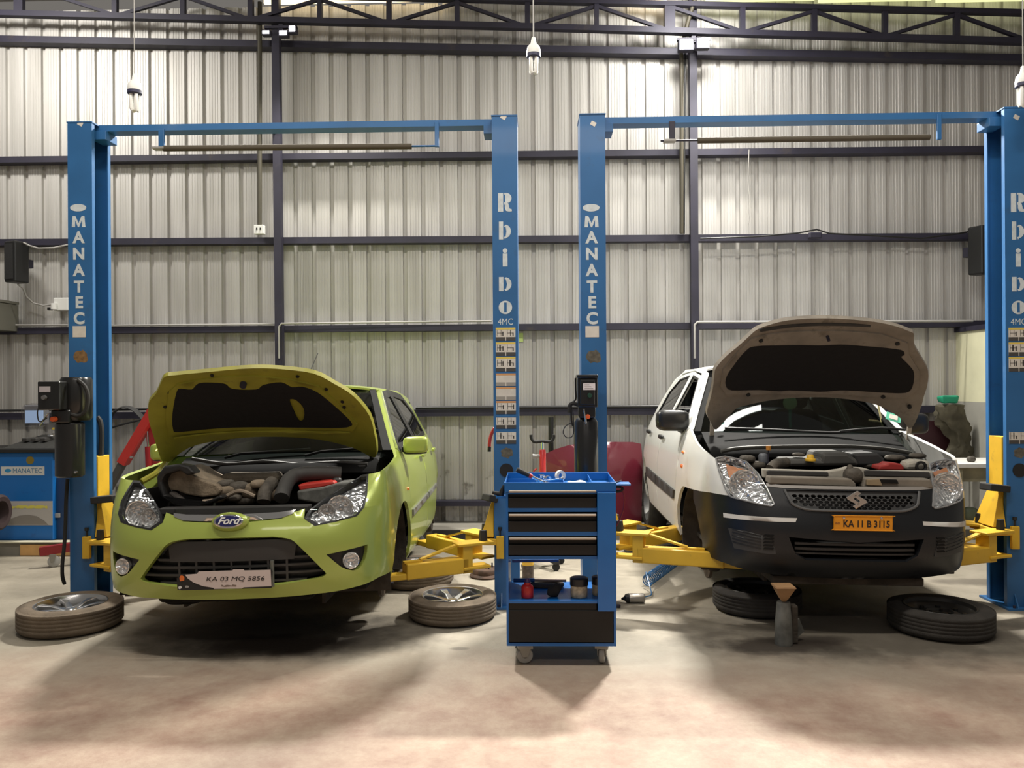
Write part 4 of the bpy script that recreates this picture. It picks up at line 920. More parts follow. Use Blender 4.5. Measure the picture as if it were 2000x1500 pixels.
    MB().box(-.42,.42,.12,.7,.19,.23).build('engine_undertray',BAY,r,bevel=.02)
    superbox(MB(),(-.36,.30,.185),(.11,.08,.035),.6).build('tray_lug',BAY,r)
    # engine bay
    bay=MB(); 
    for sg in (-1,1): bay.box(min(sg*.62,sg*.64),max(sg*.62,sg*.64),.40,1.05,.25,.80)
    bay.box(-.64,.64,1.03,1.06,.25,.90).box(-.64,.64,.25,1.05,.40,.42); bay.build('engine_bay',BAY,r)
    L=lambda x,y,yy:locY(M,200+.35*x,700+.35*y,yy)
    # upper tie bar, crossmember
    a=L(330,850,.24); b=L(1160,835,.24); MB().beam(a,b,.09,.035).build('tie_bar',TRIMB,r,bevel=.006)
    a=L(410,860,.20); b=L(1060,845,.20); MB().beam(a,b,.04,.05).build('radiator_cover',mat('cover_dark',(.028,.027,.026),.5),r,bevel=.006)
    # cowl and wiper linkage
    a=L(430,620,1.02); 
    rows=[]
    for i,(dy,dz) in enumerate(((.84,.83),(.88,.885),(.96,.90),(1.03,.93),(1.08,.945))):
        rows.append([Vector((x*.66/8,dy-.06*(1-(x/8)**2),dz+.015*(1-(x/8)**2))) for x in range(-8,9)])
    loft(rows,'cowl_panel',COWL,r,.01)
    for sx,ex in ((-.35,.20),(.18,.60)):
        MB().tube([(sx,.93,.945),(sx+.1,.95,.968),(ex,1.00,.985)],.009,8).build('wiper',COWL,r)
    # air filter housing, torn and dusty
    def blobpoly(P,y0,y1,m,nm,par=r,bev=.01,push=None):
        pts=[L(x,y,y0) for x,y in P]; return MB().prism([(p.x,p.z) for p in pts],y0,y1).build(nm,m,par,bevel=bev)
    blobpoly([(330,680),(345,640),(420,612),(470,625),(500,650),(560,680),(640,705),(668,735),(640,765),(560,775),(470,760),(420,740),(380,735),(350,715)],.42,.78,GRIMEL,'air_filter_housing')
    blobpoly([(300,660),(345,600),(430,590),(480,600),(520,640),(470,655),(430,625),(350,650),(330,690),(350,760),(400,800),(480,820),(600,790),(660,760),(680,780),(600,812),(500,835),(400,825),(330,780),(305,720)],.34,.44,BLK,'filter_hose',bev=.012)
    blobpoly([(355,750),(390,745),(440,780),(480,815),(440,820),(380,800)],.40,.45,mat('dusty_grey',(.20,.18,.16),.8,var=.2),'washer_bottle')
    MB().tube([L(490,640,.62),L(560,670,.60),L(640,700,.58)],.022,10).build('engine_strut',TRIMB,r)
    blobpoly([(640,660),(680,645),(960,640),(985,660),(975,700),(640,705)],.66,.9,mat('intake_brown',(.09,.072,.05),.8,var=.3,bump=.4),'intake_manifold',bev=.03)
    MB().tube(catmull([L(1000,780,.40),L(1010,740,.45),L(1040,680,.55),L(1090,650,.62),L(1200,640,.66),L(1330,645,.7)],6),.045,14).build('intake_hose',mat('hose_grey',(.045,.043,.040),.7,var=.2),r)
    MB().tube(catmull([L(900,800,.42),L(910,740,.46),L(950,690,.55)],6),.040,14).build('coolant_hose',GRIME,r)
    blobpoly([(1090,705),(1200,690),(1290,684),(1300,705),(1220,722),(1100,740)],.50,.72,mat('battery_red',(.45,.03,.02),.45),'battery_cover')
    blobpoly([(1085,740),(1220,722),(1300,700),(1400,690),(1380,760),(1200,810),(1090,790)],.44,.70,mat('battery_case',(.10,.10,.09),.6,var=.4,vs=20),'battery')
    blobpoly([(1190,690),(1300,682),(1330,680),(1330,697),(1195,700)],.60,.64,AMBER,'fuse_lid')
    superbox(MB(),tuple(L(1310,690,.6)),(.03,.03,.03),.7).build('terminal_cap',BLK,r)
    rg=random.Random(4)
    for k,(x,y,w,h) in enumerate(((700,740,60,35),(760,720,55,35),(830,740,50,45),(740,775,45,22),(640,785,50,20),(800,790,60,25),(870,700,40,25),(690,700,45,25),(960,760,30,35),(570,790,50,18))):
        c=L(x,y,.5+.02*(k%3)); superbox(MB(),tuple(c),(w*.35/340*1.0,.06,h*.35/340*1.0),.7).build('engine_block' if k==0 else 'engine_fitting',GRIME if k%2 else GRIMEL,r)
    MB().tube(catmull([L(560,800,.38),L(640,790,.40),L(700,765,.42),(L(770,740,.42)),L(850,770,.42)],5),.013,8).build('engine_pipe',mat('pale_alloy',(.30,.24,.18),.5,metal=.5),r)
    for P in (((500,560),(700,590),(900,575),(1100,592),(1300,580),(1480,590)),((420,600),(700,612),(1000,605),(1300,610),(1470,600))):
        MB().tube(catmull([L(x,y,.86) for x,y in P],4),.012,8).build('bulkhead_pipe',TRIMB,r)
    MB().tube(catmull([L(215,690,.5),L(300,640,.62),L(350,590,.8)],4),.02,8).build('fender_rail',LIMEU,r)
    # bonnet
    th=math.radians(41); hf=hoodfn(1.02,.965,th,.075,.05,.95)
    Q=lambda P:[invert(hf,M,200+.35*x,700+.35*y) for x,y in P]
    out=[(1525,550),(1530,490),(1520,430),(1490,320),(1400,210),(1290,140),(1180,85),(1000,60),(830,55),(600,75),(420,92),(350,102),(325,140),(300,195),(262,240),(255,285),(260,350),(290,450),(315,530),(340,582),(370,580),(480,500),(640,460),(900,437),(1200,452),(1400,500),(1480,540)]
    O=rnd(Q(out),3)
    if globals().get('DBG'): print('hood',[(round(a,3),round(b,3)) for a,b in O])
    hd=patch(hf,O,step=.05,th=.028).build('bonnet',LIMEU,r,recalc=False)
    # raised frame around the pad
    pad=[(395,385),(392,300),(415,180),(440,160),(500,165),(540,130),(640,128),(690,135),(730,162),(860,165),(900,140),(1000,125),(1060,152),(1120,150),(1200,180),(1290,250),(1390,345),(1382,372),(1300,380),(1100,378),(900,375),(640,382),(430,402)]
    hole=[(1045,225),(1080,222),(1120,260),(1130,300),(1120,340),(1098,342),(1070,290)]
    PO=rnd(Q(pad),3); HO=rnd(Q(hole),3)
    patch(hf,PO,[HO],step=.05,th=.012,off=.014).build('insulation_pad',PAD,hd,recalc=False)
    fr=Q([(370,420),(352,330),(372,180),(420,138),(640,100),(850,92),(1050,112),(1210,150),(1320,250),(1425,365),(1400,400),(1100,402),(640,405)])
    patch(hf,fr,[scaled(PO,.995)],step=.05,th=.02,off=.012).build('inner_frame',LIMEU,hd,recalc=False)
    ridge=Q([(400,430),(640,402),(900,392),(1200,396),(1380,398),(1385,404),(1200,404),(900,400),(640,410),(400,438)]); patch(hf,ridge,step=.06,th=.01,off=.026).build('frame_ridge',LIMEU,hd,recalc=False)
    c=Q([(790,130)])[0]; p,n=hf(*c); MB().tube([p+n*.01,p+n*.04],.02,10).build('striker',STEEL,hd)
    for xx,yy in ((350,268),(375,190),(1340,240),(1350,270),(1250,170),(612,92),(1090,98)):
        c=Q([(xx,yy)])[0]; p,n=hf(*c); MB().tube([p+n*.002,p+n*.008],.011,8).build('drain_hole',BLK,hd)
    for sg,xx in ((-1,330),(1,1500)):
        c=locY(M,200+.35*xx,700+.35*520,1.0); MB().beam(c,c+Vector((0,.04,-.12)),.03,.012).build('hinge',LIMEU,r)
    MB().tube(catmull([L(325,470,.95),L(310,500,.9),L(295,520,.85)],4),.005,6).build('stay_hook',mat('yellow_wire',(.7,.65,.05),.5),r)
    return r
build_green()
# ------------------------------------------------------------ white and black saloon
def hexes(P,w,h,inset):
    xs=[p[0] for p in P]; zs=[p[1] for p in P]; out=[]; Pi=P; z=min(zs); k=0
    while z<max(zs):
        x=min(xs)+(w/2 if k%2 else 0)
        while x<max(xs):
            hx=[(x+w*.44*math.cos(math.radians(60*i)),z+h*.50*math.sin(math.radians(60*i))) for i in range(6)]
            if all(inpoly(x+(a-x)*1.25,z+(b-z)*1.5,Pi) for a,b in hx): out.append(hx)
            x+=w
        z+=h*.80; k+=1
    return out
def build_white():
    M=pose(1.86,4.717,.135,.19,0.0,1.0)
    B=Body([(0,0),(.25,.010),(.47,.045),(.63,.12),(.745,.25),(.81,.42),(.835,.62),(.845,.85),(.845,1.5),(.84,2.6),(.83,3.2),(.80,3.6),(.72,3.85),(.5,3.95),(0,3.99)],
      [(.15,.14),(.25,.03),(.35,0),(.50,0),(.58,.02),(.66,.045),(.74,.09),(.80,.16),(.88,.31),(.96,.48)],
      [(.15,.09),(.28,.02),(.45,0),(.7,.0),(.85,.02),(.95,.05),(1.02,.08),(1.46,.30),(1.5,.35)],
      [(.2,.05),(.4,0),(.9,.03),(1.05,.12),(1.5,.35)],M,warp=((0,0),(1.2,1.2),(3.19,2.98),(3.99,3.28)))
    r=empty('car',M,label='white saloon with black bumper and orange number plate, raised grey bonnet, on the right lift',cat='car')
    q=lambda *P:[(abs(u),z) for u,z in [B.uz(1200+.4*x,600+.4*y,-1) for x,y in P]]
    H=q((495,738),(540,730),(600,742),(645,757),(700,812),(745,885),(780,962),(768,972),(700,960),(640,945),(580,930),(560,920),(540,880),(512,800))
    if globals().get('DBG'): print('H',[(round(a,3),round(b,3)) for a,b in H])
    zb=.20
    arch=arcp(B,.80,.30,.35,125,200,9)
    bt=q((385,890),(470,905),(552,920))
    gt=q((752,872),(820,880)); gz=gt[1][1]
    half=[(0,zb),(.4,zb+.01),(.62,zb+.03),(.78,zb+.05),(arch[-1][0],zb+.06)]+[p for p in reversed(arch) if p[1]>zb+.07 and p[1]<bt[0][1]]+[bt[0],bt[1],H[11],H[10],H[9],H[8],H[7],H[6],H[5],gt[0],gt[1],(0,gz+.004)]
    G=q((828,884),(850,930),(872,962),(930,985),(1010,992)); g1=q((1185,996))[0][1]
    gr=[(0,g1)]+[(G[4][0],G[4][1]),G[3],G[2],G[1],(G[0][0],gz-.012)]+[(0,gz-.010)]
    I=q((852,1122),(868,1165),(885,1205),(935,1235)); i0=q((1185,1240))[0][1]; i1=q((1185,1150))[0][1]
    it=[(0,i0),(I[3][0],I[3][1]),I[2],I[1],(I[0][0],I[0][1]),(0,i1)]
    V=q((556,1078),(640,1092),(740,1118),(765,1128),(785,1180),(790,1206),(750,1204),(660,1190),(585,1176))
    if globals().get('DBG'):
        for n,P in (('G',G),('I',I),('V',V),('bt',bt),('gt',gt)): print(n,[(round(a,3),round(b,3)) for a,b in P])
    patch(B,sym(half),[sym(gr),sym(it)],step=.04,th=.03).build('front_bumper',BUMP,r,recalc=False)
    # honeycomb grille
    gf=sym([(a*.995,b) for a,b in gr]); gb=patch(B,sym(gr),step=.06,th=.01,off=-.05).build('grille',BLK,r,recalc=False)
    patch(B,gf,hexes(gf,.036,.0205,.01),step=.08,th=.014,off=-.012).build('honeycomb_mesh',mat('mesh_grey',(.05,.05,.05),.4),gb,recalc=False)
    lip=sym([(0,g1-.004),(G[4][0],G[4][1]-.006),(G[3][0],G[3][1]-.006),(G[2][0]+.004,G[2][1]),(G[1][0]+.004,G[1][1]),(G[0][0]+.004,gz-.012)])
    mb=MB(); pts=[(a,b) for a,b in [(0,g1),(G[4][0],G[4][1]),G[3],G[2],G[1],(G[0][0],gz-.012)]]; pts=[(-a,b) for a,b in reversed(pts[1:])]+pts
    mb.tube([B.pt(a,b)+Vector((0,-.004,0)) for a,b in [(p.x,p.y) for p in catmull([(a,b,0) for a,b in pts],3)]],.008,8); mb.build('grille_surround',mat('satin_grey',(.10,.10,.10),.35,coat=.3),gb)
    tb=sym([(0,gz-.004),(gt[1][0],gz-.004),(gt[0][0]+.01,gt[0][1]-.004),(gt[0][0]+.01,gt[0][1]+.012),(gt[1][0],gz+.012),(0,gz+.013)]); patch(B,tb,step=.06,th=.02,off=.003).build('grille_top_strip',mat('strip_grey',(.24,.22,.20),.5),r,recalc=False)
    # emblem
    p=B.pt(0,(gz+g1)/2); E=Matrix.Translation((0,p.y-.022,(gz+g1)/2+.006))@FACE@Matrix.Scale(.84,4)
    S1=[(.030,.062),(-.068,.020),(-.068,.004),(-.002,-.028),(.014,-.018),(-.028,.004),(-.028,.010),(.048,.046)]
    S1=[(0.005,.064),(-.074,.016),(-.060,-.002),(.010,-.038),(.026,-.026),(-.020,.006),(-.020,.012),(.030,.044)]
    S2=[(-a,-b) for a,b in S1]
    em=MB().prism([(a,b) for a,b in S1],-.006,.006,E@Matrix.Rotation(math.radians(-90),4,'X')).build('emblem',CHROME,r,bevel=.003)
    MB().prism([(a,b) for a,b in S2],-.006,.006,E@Matrix.Rotation(math.radians(-90),4,'X')).build('emblem',CHROME,r,bevel=.003)
    # lower intake
    ib=patch(B,sym([(a*1.02,b) for a,b in it]),step=.06,th=.01,off=-.09).build('lower_grille',BAY,r,recalc=False)
    for k in range(3): z=i0+(i1-i0)*(.22+.27*k); patch(B,sym([(0,z),(I[2][0],z),(I[2][0],z+.014),(0,z+.014)]),step=.08,th=.05,off=-.03).build('grille_slat',TRIMB,ib,recalc=False)
    for sg in (1,-1):
        v=V if sg>0 else mirror(V); vb=patch(B,v,step=.05,th=.008,off=.0025).build('side_vent',TRIMB,r,recalc=False)
        z0=min(b for a,b in V)+.02; z1=max(b for a,b in V)-.01; n=5
        for k in range(n):
            z=z0+(z1-z0)*k/n+.006; patch(B,[(sg*(V[5][0]+.02),z),(sg*(V[5][0]+.075),z),(sg*(V[5][0]+.065),z+.011),(sg*(V[5][0]+.012),z+.011)],step=.05,th=.004,off=.006).build('vent_slot',BAY,vb,recalc=False)
            patch(B,[(sg*(V[5][0]+.085),z),(sg*(V[0][0]-.03),z+.02),(sg*(V[0][0]-.03),z+.025),(sg*(V[5][0]+.085),z+.005)],step=.05,th=.003,off=.006).build('vent_line',BLK,vb,recalc=False)
        headlamp(r,B,H,sg,False,[(B.uz(1456,948,-1)[0]*-1,B.uz(1456,948,-1)[1],.085)],q((545,752),(640,775),(655,805),(620,830),(565,845),(550,800)),.06,.97)
        lamp=MB().tube([B(sg*a,b)[0]+B(sg*a,b)[1]*.003 for a,b in H]+[B(sg*H[0][0],H[0][1])[0]+B(sg*H[0][0],H[0][1])[1]*.003],.0045,6).build('lamp_rim',mat('lamp_rim_grey',(.35,.35,.35),.3,metal=.5),r)
    T=q((532,1004),(892,1030),(884,1050),(534,1026))
    patch(B,mirror(T),step=.05,th=.002,off=.003).build('white_tape',BRTAPE,r,recalc=False)
    T2=[(abs(u),z) for u,z in [B.uz(1200+.4*x,600+.4*y,1) for x,y in ((1505,1046),(1742,1038),(1740,1058),(1508,1066))]]
    patch(B,T2,step=.05,th=.002,off=.003).build('white_tape',BRTAPE,r,recalc=False)
    # plate
    c=B.uz(1684,1021,1); py=B.pt(c[0],c[1]).y-.012; NP=Matrix.Translation((B.pt(c[0],c[1]).x,py,c[1]))@FACE
    pl=MB().prism([(a,b) for a,b in rnd([(-.168,-.036),(-.160,-.042),(.160,-.042),(.168,-.036),(.168,.036),(.160,.042),(-.160,.042),(-.168,.036)],2)],-.004,.004,NP@Matrix.Rotation(math.radians(-90),4,'X')).build('number_plate',mat('plate_orange',(.78,.30,.012),.42),r)
    text('characters','KA 11 B 3115',.055,BLK,pl,NP@Matrix.Translation((.018,-.006,.0050)),.0006,.0010,.86)
    text('characters','IND',.016,mat('ind_brown',(.30,.12,.03),.5),pl,NP@Matrix.Translation((-.148,-.002,.0050)),.0004,.0003,1)
    for xx in (-.112,.104): MB().lathe([(0,.006),(.006,.005),(.009,.0),(0,0)],12,NP@Matrix.Translation((xx,.030,.004))).build('plate_bolt',CHROME,pl)
    MB().tube([NP@Vector(a) for a in ((-.168,-.042,.004),(.168,-.042,.004),(.168,.042,.004),(-.168,.042,.004),(-.168,-.042,.004))],.003,6).build('plate_border',MATS['plate_orange'],pl)
    # flanks
    fz=arcp(B,.80,.30,.35,200,-8,18)
    for sg in (1,-1):
        SD=lambda P:B.side(P,sg); mm=(lambda P:P) if sg>0 else mirror
        fen=[H[0]]+B.side([(.62,.93),(.85,.975),(1.02,1.01),(1.10,1.03),(1.17,.99),(1.185,.60),(1.19,.24)])+[p for p in reversed(fz) if p[1]>bt[0][1] or p[0]>B.U(.9)]+[bt[0],bt[1],H[11],H[12],H[13]]
        fo=patch(B,mm(fen),step=.04,th=.02).build('fender',WHITEP,r,recalc=False)
        for y,z,w,h in ((1.02,.86,.035,.010),(.985,.765,.022,.014)):
            pp,nn=B(sg*B.U(y),z); superbox(MB(),tuple(pp),(.012,w,h),.8).build('side_repeater',AMBER,fo)
        d1=SD([(1.20,.27),(1.19,.60),(1.178,1.0),(1.30,1.08),(1.74,1.415),(2.16,1.45),(2.18,.27)]); w1=SD([(1.27,1.02),(1.36,1.09),(1.76,1.385),(2.08,1.415),(2.10,1.02)])
        a=patch(B,d1,[w1],step=.05,th=.02).build('front_door',WHITEP,r,recalc=False)
        patch(B,scaled(w1,1.02,1.03),[scaled(w1,.93,.94)],step=.05,th=.008,off=.003).build('window_seal',BLK,a,recalc=False)
        if sg>0: patch(B,scaled(w1,.99),step=.06,th=.004,off=-.004).build('window',TINT,a,recalc=False)
        d2=SD([(2.19,.27),(2.17,1.45),(2.70,1.42),(3.0,1.30),(3.08,1.05),(2.95,.70)]+[(3.19+.36*math.cos(math.radians(t)),.30+.36*math.sin(math.radians(t))) for t in (135,150,165,180)]+[(2.83,.27)])
        w2=SD([(2.27,1.03),(2.26,1.415),(2.68,1.385),(2.93,1.27),(2.99,1.09)])
        b=patch(B,d2,[w2],step=.05,th=.02).build('rear_door',WHITEP,r,recalc=False)
        patch(B,scaled(w2,1.03,1.03),[scaled(w2,.93,.94)],step=.05,th=.008,off=.003).build('window_seal',BLK,b,recalc=False)
        patch(B,scaled(w2,.99),step=.06,th=.004,off=-.004).build('window',TINT,b,recalc=False)
        for d,y in ((a,2.04),(b,2.86)):
            pp,nn=B(sg*B.U(y),.90); superbox(MB(),tuple(pp+nn*.028),(.016,.085,.018),.6).build('door_handle',BLK,d)
        patch(B,SD([(1.24,.50),(2.16,.50),(2.16,.575),(1.21,.565)]),step=.1,th=.015,off=.014).build('door_moulding',TRIMB,a,recalc=False)
        patch(B,SD([(2.20,.50),(2.86,.51),(2.86,.585),(2.20,.575)]),step=.1,th=.015,off=.014).build('door_moulding',TRIMB,b,recalc=False)
        patch(B,SD([(1.20,.238),(2.80,.238),(2.84,.275),(1.195,.275)]),step=.08,th=.03,off=-.004).build('sill',MUD,r,recalc=False)
        qp=SD([(3.09,1.05),(3.01,1.305),(2.71,1.43),(2.71,1.45),(3.0,1.39),(3.30,1.12)])+[(sg*(B.L-.9),1.10),(sg*(B.L-.6),1.08),(sg*(B.L-.55),.25),(sg*B.U(3.58),.25)]+[(sg*B.U(3.19+.355*math.cos(math.radians(t))),.30+.355*math.sin(math.radians(t))) for t in (-5,20,45,70,90,110,135)]+SD([(2.96,.70)])
        patch(B,qp,step=.06,th=.02).build('quarter_panel',WHITEP,r,recalc=False)
        patch(B,SD([(1.10,1.03),(1.62,1.44),(1.74,1.47),(2.71,1.475),(2.71,1.44),(2.16,1.462),(1.74,1.43),(1.28,1.085),(1.18,1.0)]),step=.04,th=.03).build('roof_pillar',WHITEP,r,recalc=False)
        mr=superbox(MB(),(sg*.865,1.24,1.075),(.122,.07,.078),.5).build('door_mirror',mat('mirror_black',(.014,.014,.014),.32),r)
        MB().beam((sg*.80,1.27,1.02),(sg*.76,1.33,1.0),.06,.06).build('mirror_arm',BLK,mr,bevel=.015)
        MB().box(sg*.865-.1,sg*.865+.1,1.308,1.312,1.015,1.135).build('mirror_glass',CHROME,mr)
        wheelhub(r,B,.80,.15,sg)
        # rear wheel still fitted
        Mw=Matrix.Translation((sg*.72,2.98,.24))@Matrix.Rotation(math.radians(90)*sg,4,'Y')
        w=MB().lathe([(.19,-.08),(.26,-.085),(.285,-.06),(.29,0),(.285,.06),(.26,.085),(.19,.08),(.19,-.08)],36,Mw,caps=False).build('rear_wheel',DARKTYRE,r)
        MB().lathe([(0,.03),(.08,.04),(.15,.02),(.185,.06),(.19,.08),(.19,.0),(0,-.02)],28,Mw).build('wheel_disc',mat('cap_grey',(.30,.30,.29),.45,metal=.3),w)
        superbox(MB(),(sg*.48,2.98,.55),(.28,.34,.14),.6).build('rear_arch_liner',BAY,r)
    patch(B,[(B.L-.59,.25),(B.L,.25),(B.L+.0,1.08),(B.L-.59,1.08)],step=.08,th=.02).build('tailgate',WHITEP,r,recalc=False)
    patch(B,mirror([(B.L-.59,.25),(B.L,.25),(B.L+.0,1.08),(B.L-.59,1.08)]),step=.08,th=.02).build('rear_bumper',WHITEP,r,recalc=False)
    loft([[Vector((x*.62/6,y,z)) for x in range(-6,7)] for y,z in ((3.06,1.12),(3.14,1.11),(3.22,1.09))],'boot_lid',WHITEP,r)
    greenhouse(r,B,WHITEP,(1.12,1.0,1.66,1.46),[(1.66,1.465),(2.1,1.48),(2.7,1.465),(3.02,1.39)],.04,GLASS,None,None)
    MB().beam((0,2.86,1.37),(0,3.05,1.14),1.04,.01,up=(0,-1,1)).build('rear_window',TINT,r)
    interior(r,1.18,1.46,1.0)
    L=lambda x,y,yy:locY(M,1200+.4*x,600+.4*y,yy)
    # hanging ornament, stickers on the windscreen
    a=L(858,468,1.55); o=MB().lathe([(0,.01),(.045,.01),(.055,0),(.045,-.01),(0,-.01)],16,Matrix.Translation(a)@FACE).build('ornament',mat('ornament_green',(.42,.55,.30),.7),r)
    MB().tube([a+Vector((0,0,-.05)),a+Vector((.004,0,-.19))],.012,8).build('tassel',mat('tassel_green',(.03,.22,.15),.8),o)
    a=L(1335,556,1.18); MB().box(-.05,.05,-.002,.002,-.035,.035,Matrix.Translation(a+Vector((0,-.09,.03)))@Matrix.Rotation(-.65,4,'X')@Matrix.Rotation(.35,4,'Y')).build('windscreen_sticker',mat('sticker_teal',(.10,.45,.30),.5),r)
    a=L(1335,556,1.18); MB().box(-.028,.028,-.0045,-.0022,-.02,.02,Matrix.Translation(a+Vector((0,-.09,.03)))@Matrix.Rotation(-.65,4,'X')@Matrix.Rotation(.35,4,'Y')).build('sticker_print',PAPER,r)
    a=L(1290,538,1.25); MB().beam(a+Vector((-.012,-.02,.09)),a+Vector((.012,-.05,-.08)),.022,.003).build('yellow_strip',mat('strip_cream',(.72,.62,.30),.5),r)
    a=L(516,558,1.10); MB().lathe([(0,.002),(.022,.002),(.022,0),(0,0)],16,Matrix.Translation(a+Vector((0,-.03,0)))@FACE).build('windscreen_sticker',mat('sticker_teal2',(.08,.42,.38),.5),r)
    # cowl
    rows=[]
    for dy,dz in ((.78,.84),(.80,.885),(.90,.92),(1.00,.955),(1.10,1.0)):
        rows.append([Vector((x*.68/8,dy-.05*(1-(x/8)**2),dz+.02*(1-(x/8)**2))) for x in range(-8,9)])
    loft(rows,'cowl_panel',COWL,r,.01)
    for P in (((540,590),(800,600),(1050,612),(1150,605)),((1100,606),(1300,590),(1420,600))): MB().tube(catmull([L(x,y,.99) for x,y in P],4),.009,8).build('wiper',BLK,r)
    for P in (((520,705),(600,690),(750,683),(1100,680),(1300,690),(1450,712)),): MB().tube(catmull([L(x,y,.74) for x,y in P],4),.014,8).build('bonnet_seal',mat('seal_grey',(.06,.058,.05),.6),r)
    bay=MB()
    for sg in (-1,1): bay.box(min(sg*.64,sg*.66),max(sg*.64,sg*.66),.35,1.05,.25,.84)
    bay.box(-.66,.66,1.03,1.06,.25,.93).box(-.66,.66,.25,1.05,.46,.48); bay.build('engine_bay',BAY,r)
    MB().box(-.45,.45,.14,.7,.15,.20).build('engine_undertray',MUD,r,bevel=.01); MB().box(-.70,.70,.25,3.15,.252,.28).build('underbody',mat('under_brown',(.035,.028,.022),.9,var=.4,vs=10),r)
    def blob(P,y0,y1,m,nm,bev=.008,par=r):
        pts=[L(x,y,y0) for x,y in P]; return MB().prism([(p.x,p.z) for p in pts],y0,y1).build(nm,m,par,bevel=bev)
    DUST=mat('dusty_panel',(.20,.175,.14),.8,var=.2,vs=9,dirt=(.10,.085,.065),ds=8,dl=.6); PALE=mat('pale_frame',(.42,.39,.33),.7,var=.15,dirt=(.16,.13,.10),ds=9,dl=.62)
    blob([(755,862),(760,828),(1155,838),(1180,862),(1180,880)],.13,.22,DUST,'radiator_shroud')
    blob([(1215,880),(1225,835),(1545,840),(1560,885)],.13,.22,DUST,'radiator_shroud')
    blob([(725,790),(1040,800),(1100,792),(1140,780),(1220,785),(1260,798),(1560,800),(1560,835),(730,835)],.24,.29,PALE,'upper_frame')
    blob([(745,800),(755,797),(1045,806),(1048,826),(750,824)],.222,.239,TRIMB,'frame_brace',.004); blob([(1222,800),(1230,796),(1540,806),(1545,832),(1225,824)],.222,.239,TRIMB,'frame_brace',.004)
    superbox(MB(),tuple(L(1165,822,.2)),(.055,.05,.05),.8).build('bonnet_latch',GRIME,r)
    superbox(MB(),tuple(L(1150,800,.2)),(.02,.02,.04),.8).build('latch_lever',GRIME,r)
    blob([(1285,860),(1300,840),(1380,842),(1390,862)],.115,.129,BAY,'shroud_gap',.003)
    blob([(1235,870),(1235,842),(1295,838),(1310,872)],.10,.128,mat('ochre_dust',(.26,.20,.12),.8,var=.2),'shroud_bracket',.004)
    blob([(850,780),(850,748),(1010,748),(1015,715),(1030,712),(1140,712),(1185,745),(1200,775)],.42,.72,mat('cam_cover',(.055,.053,.048),.7,var=.25,vs=10),'engine_cover',.02)
    blob([(1165,715),(1290,712),(1320,740),(1330,775),(1190,775)],.55,.8,mat('airbox_dark',(.03,.03,.03),.6),'air_box',.015)
    MB().tube(catmull([L(760,790,.34),L(790,765,.38),L(840,758,.45)],5),.032,12).build('coolant_hose',GRIME,r)
    blob([(1290,795),(1295,775),(1330,770),(1345,760),(1400,765),(1415,780),(1415,797)],.36,.48,mat('battery_top_red',(.35,.03,.025),.5),'battery_cover')
    blob([(1420,795),(1425,755),(1470,745),(1540,750),(1560,795)],.36,.46,PALE,'coolant_tank',.02)
    MB().lathe([(.02,0),(.035,0),(.035,.012),(.02,.012)],16,Matrix.Translation(L(1495,778,.35))@FACE,caps=False).build('tank_ring',BLK,r)
    c=L(957,735,.40); f=MB().lathe([(0,.0),(.033,.0),(.033,.012),(.024,.016),(.022,.030),(.016,.040),(0,.042)],16,Matrix.Translation(c-Vector((0,0,.02)))).build('oil_filler_cap',mat('cap_yellow',(.72,.42,.03),.45),r)
    c=L(752,688,.55); MB().tube([c-Vector((0,0,.16)),c],.004,6).build('dipstick',STEEL,r); MB().tube([c-Vector((0,0,.012)),c+Vector((0,0,.014))],.016,10).build('dipstick_handle',mat('handle_orange',(.55,.22,.03),.5),r)
    superbox(MB(),tuple(L(728,740,.6)),(.03,.03,.035),.5).build('reservoir',mat('reservoir_grey',(.16,.17,.19),.5),r)
    rg=random.Random(9)
    for k,(x,y,w,h) in enumerate(((800,760,25,14),(700,770,40,20),(1240,770,40,18),(650,740,40,20),(1370,735,50,16),(1480,725,40,14),(900,720,30,10))):
        superbox(MB(),tuple(L(x,y,.6)),(w*.4/330,.05,h*.4/330),.7).build('engine_fitting',GRIME,r)
    # bonnet
    th=math.radians(47); hf=hoodfn(1.05,1.0,th,.09,.07,1.05)
    Q=lambda P:[invert(hf,M,1200+.4*x,600+.4*y) for x,y in P]
    out=[(497,598),(470,560),(452,520),(462,470),(480,400),(488,330),(497,295),(545,240),(605,190),(660,140),(695,110),(760,85),(850,64),(1000,55),(1120,58),(1200,64),(1300,76),(1380,95),(1440,118),(1462,130),(1462,160),(1468,195),(1500,250),(1532,312),(1528,380),(1510,440),(1500,480),(1470,560),(1440,592),(1400,545),(1330,500),(1250,468),(1100,445),(1000,440),(880,443),(760,455),(660,475),(600,492),(560,530)]
    O=rnd(Q(out),3)
    if globals().get('DBG'): print('hood',[(round(a,3),round(b,3)) for a,b in O])
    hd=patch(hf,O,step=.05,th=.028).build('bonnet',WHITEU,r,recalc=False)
    pad=[(540,375),(545,330),(585,270),(640,205),(680,185),(800,180),(900,178),(1000,180),(1100,176),(1200,182),(1300,190),(1400,203),(1415,225),(1400,238),(1440,280),(1462,315),(1455,380),(1420,412),(1300,410),(1180,402),(1100,400),(1000,406),(850,400),(800,404),(700,398),(570,400)]
    PO=rnd(Q(pad),3); patch(hf,PO,step=.05,th=.012,off=.014).build('insulation_pad',PAD,hd,recalc=False)
    fr=Q([(515,385),(528,300),(600,215),(665,150),(760,125),(900,112),(1100,110),(1300,125),(1430,170),(1440,230),(1490,310),(1485,390),(1430,440),(1250,432),(1100,420),(850,420),(650,422),(540,420)])
    patch(hf,fr,[scaled(PO,.995)],step=.05,th=.02,off=.012).build('inner_frame',WHITEU,hd,recalc=False)
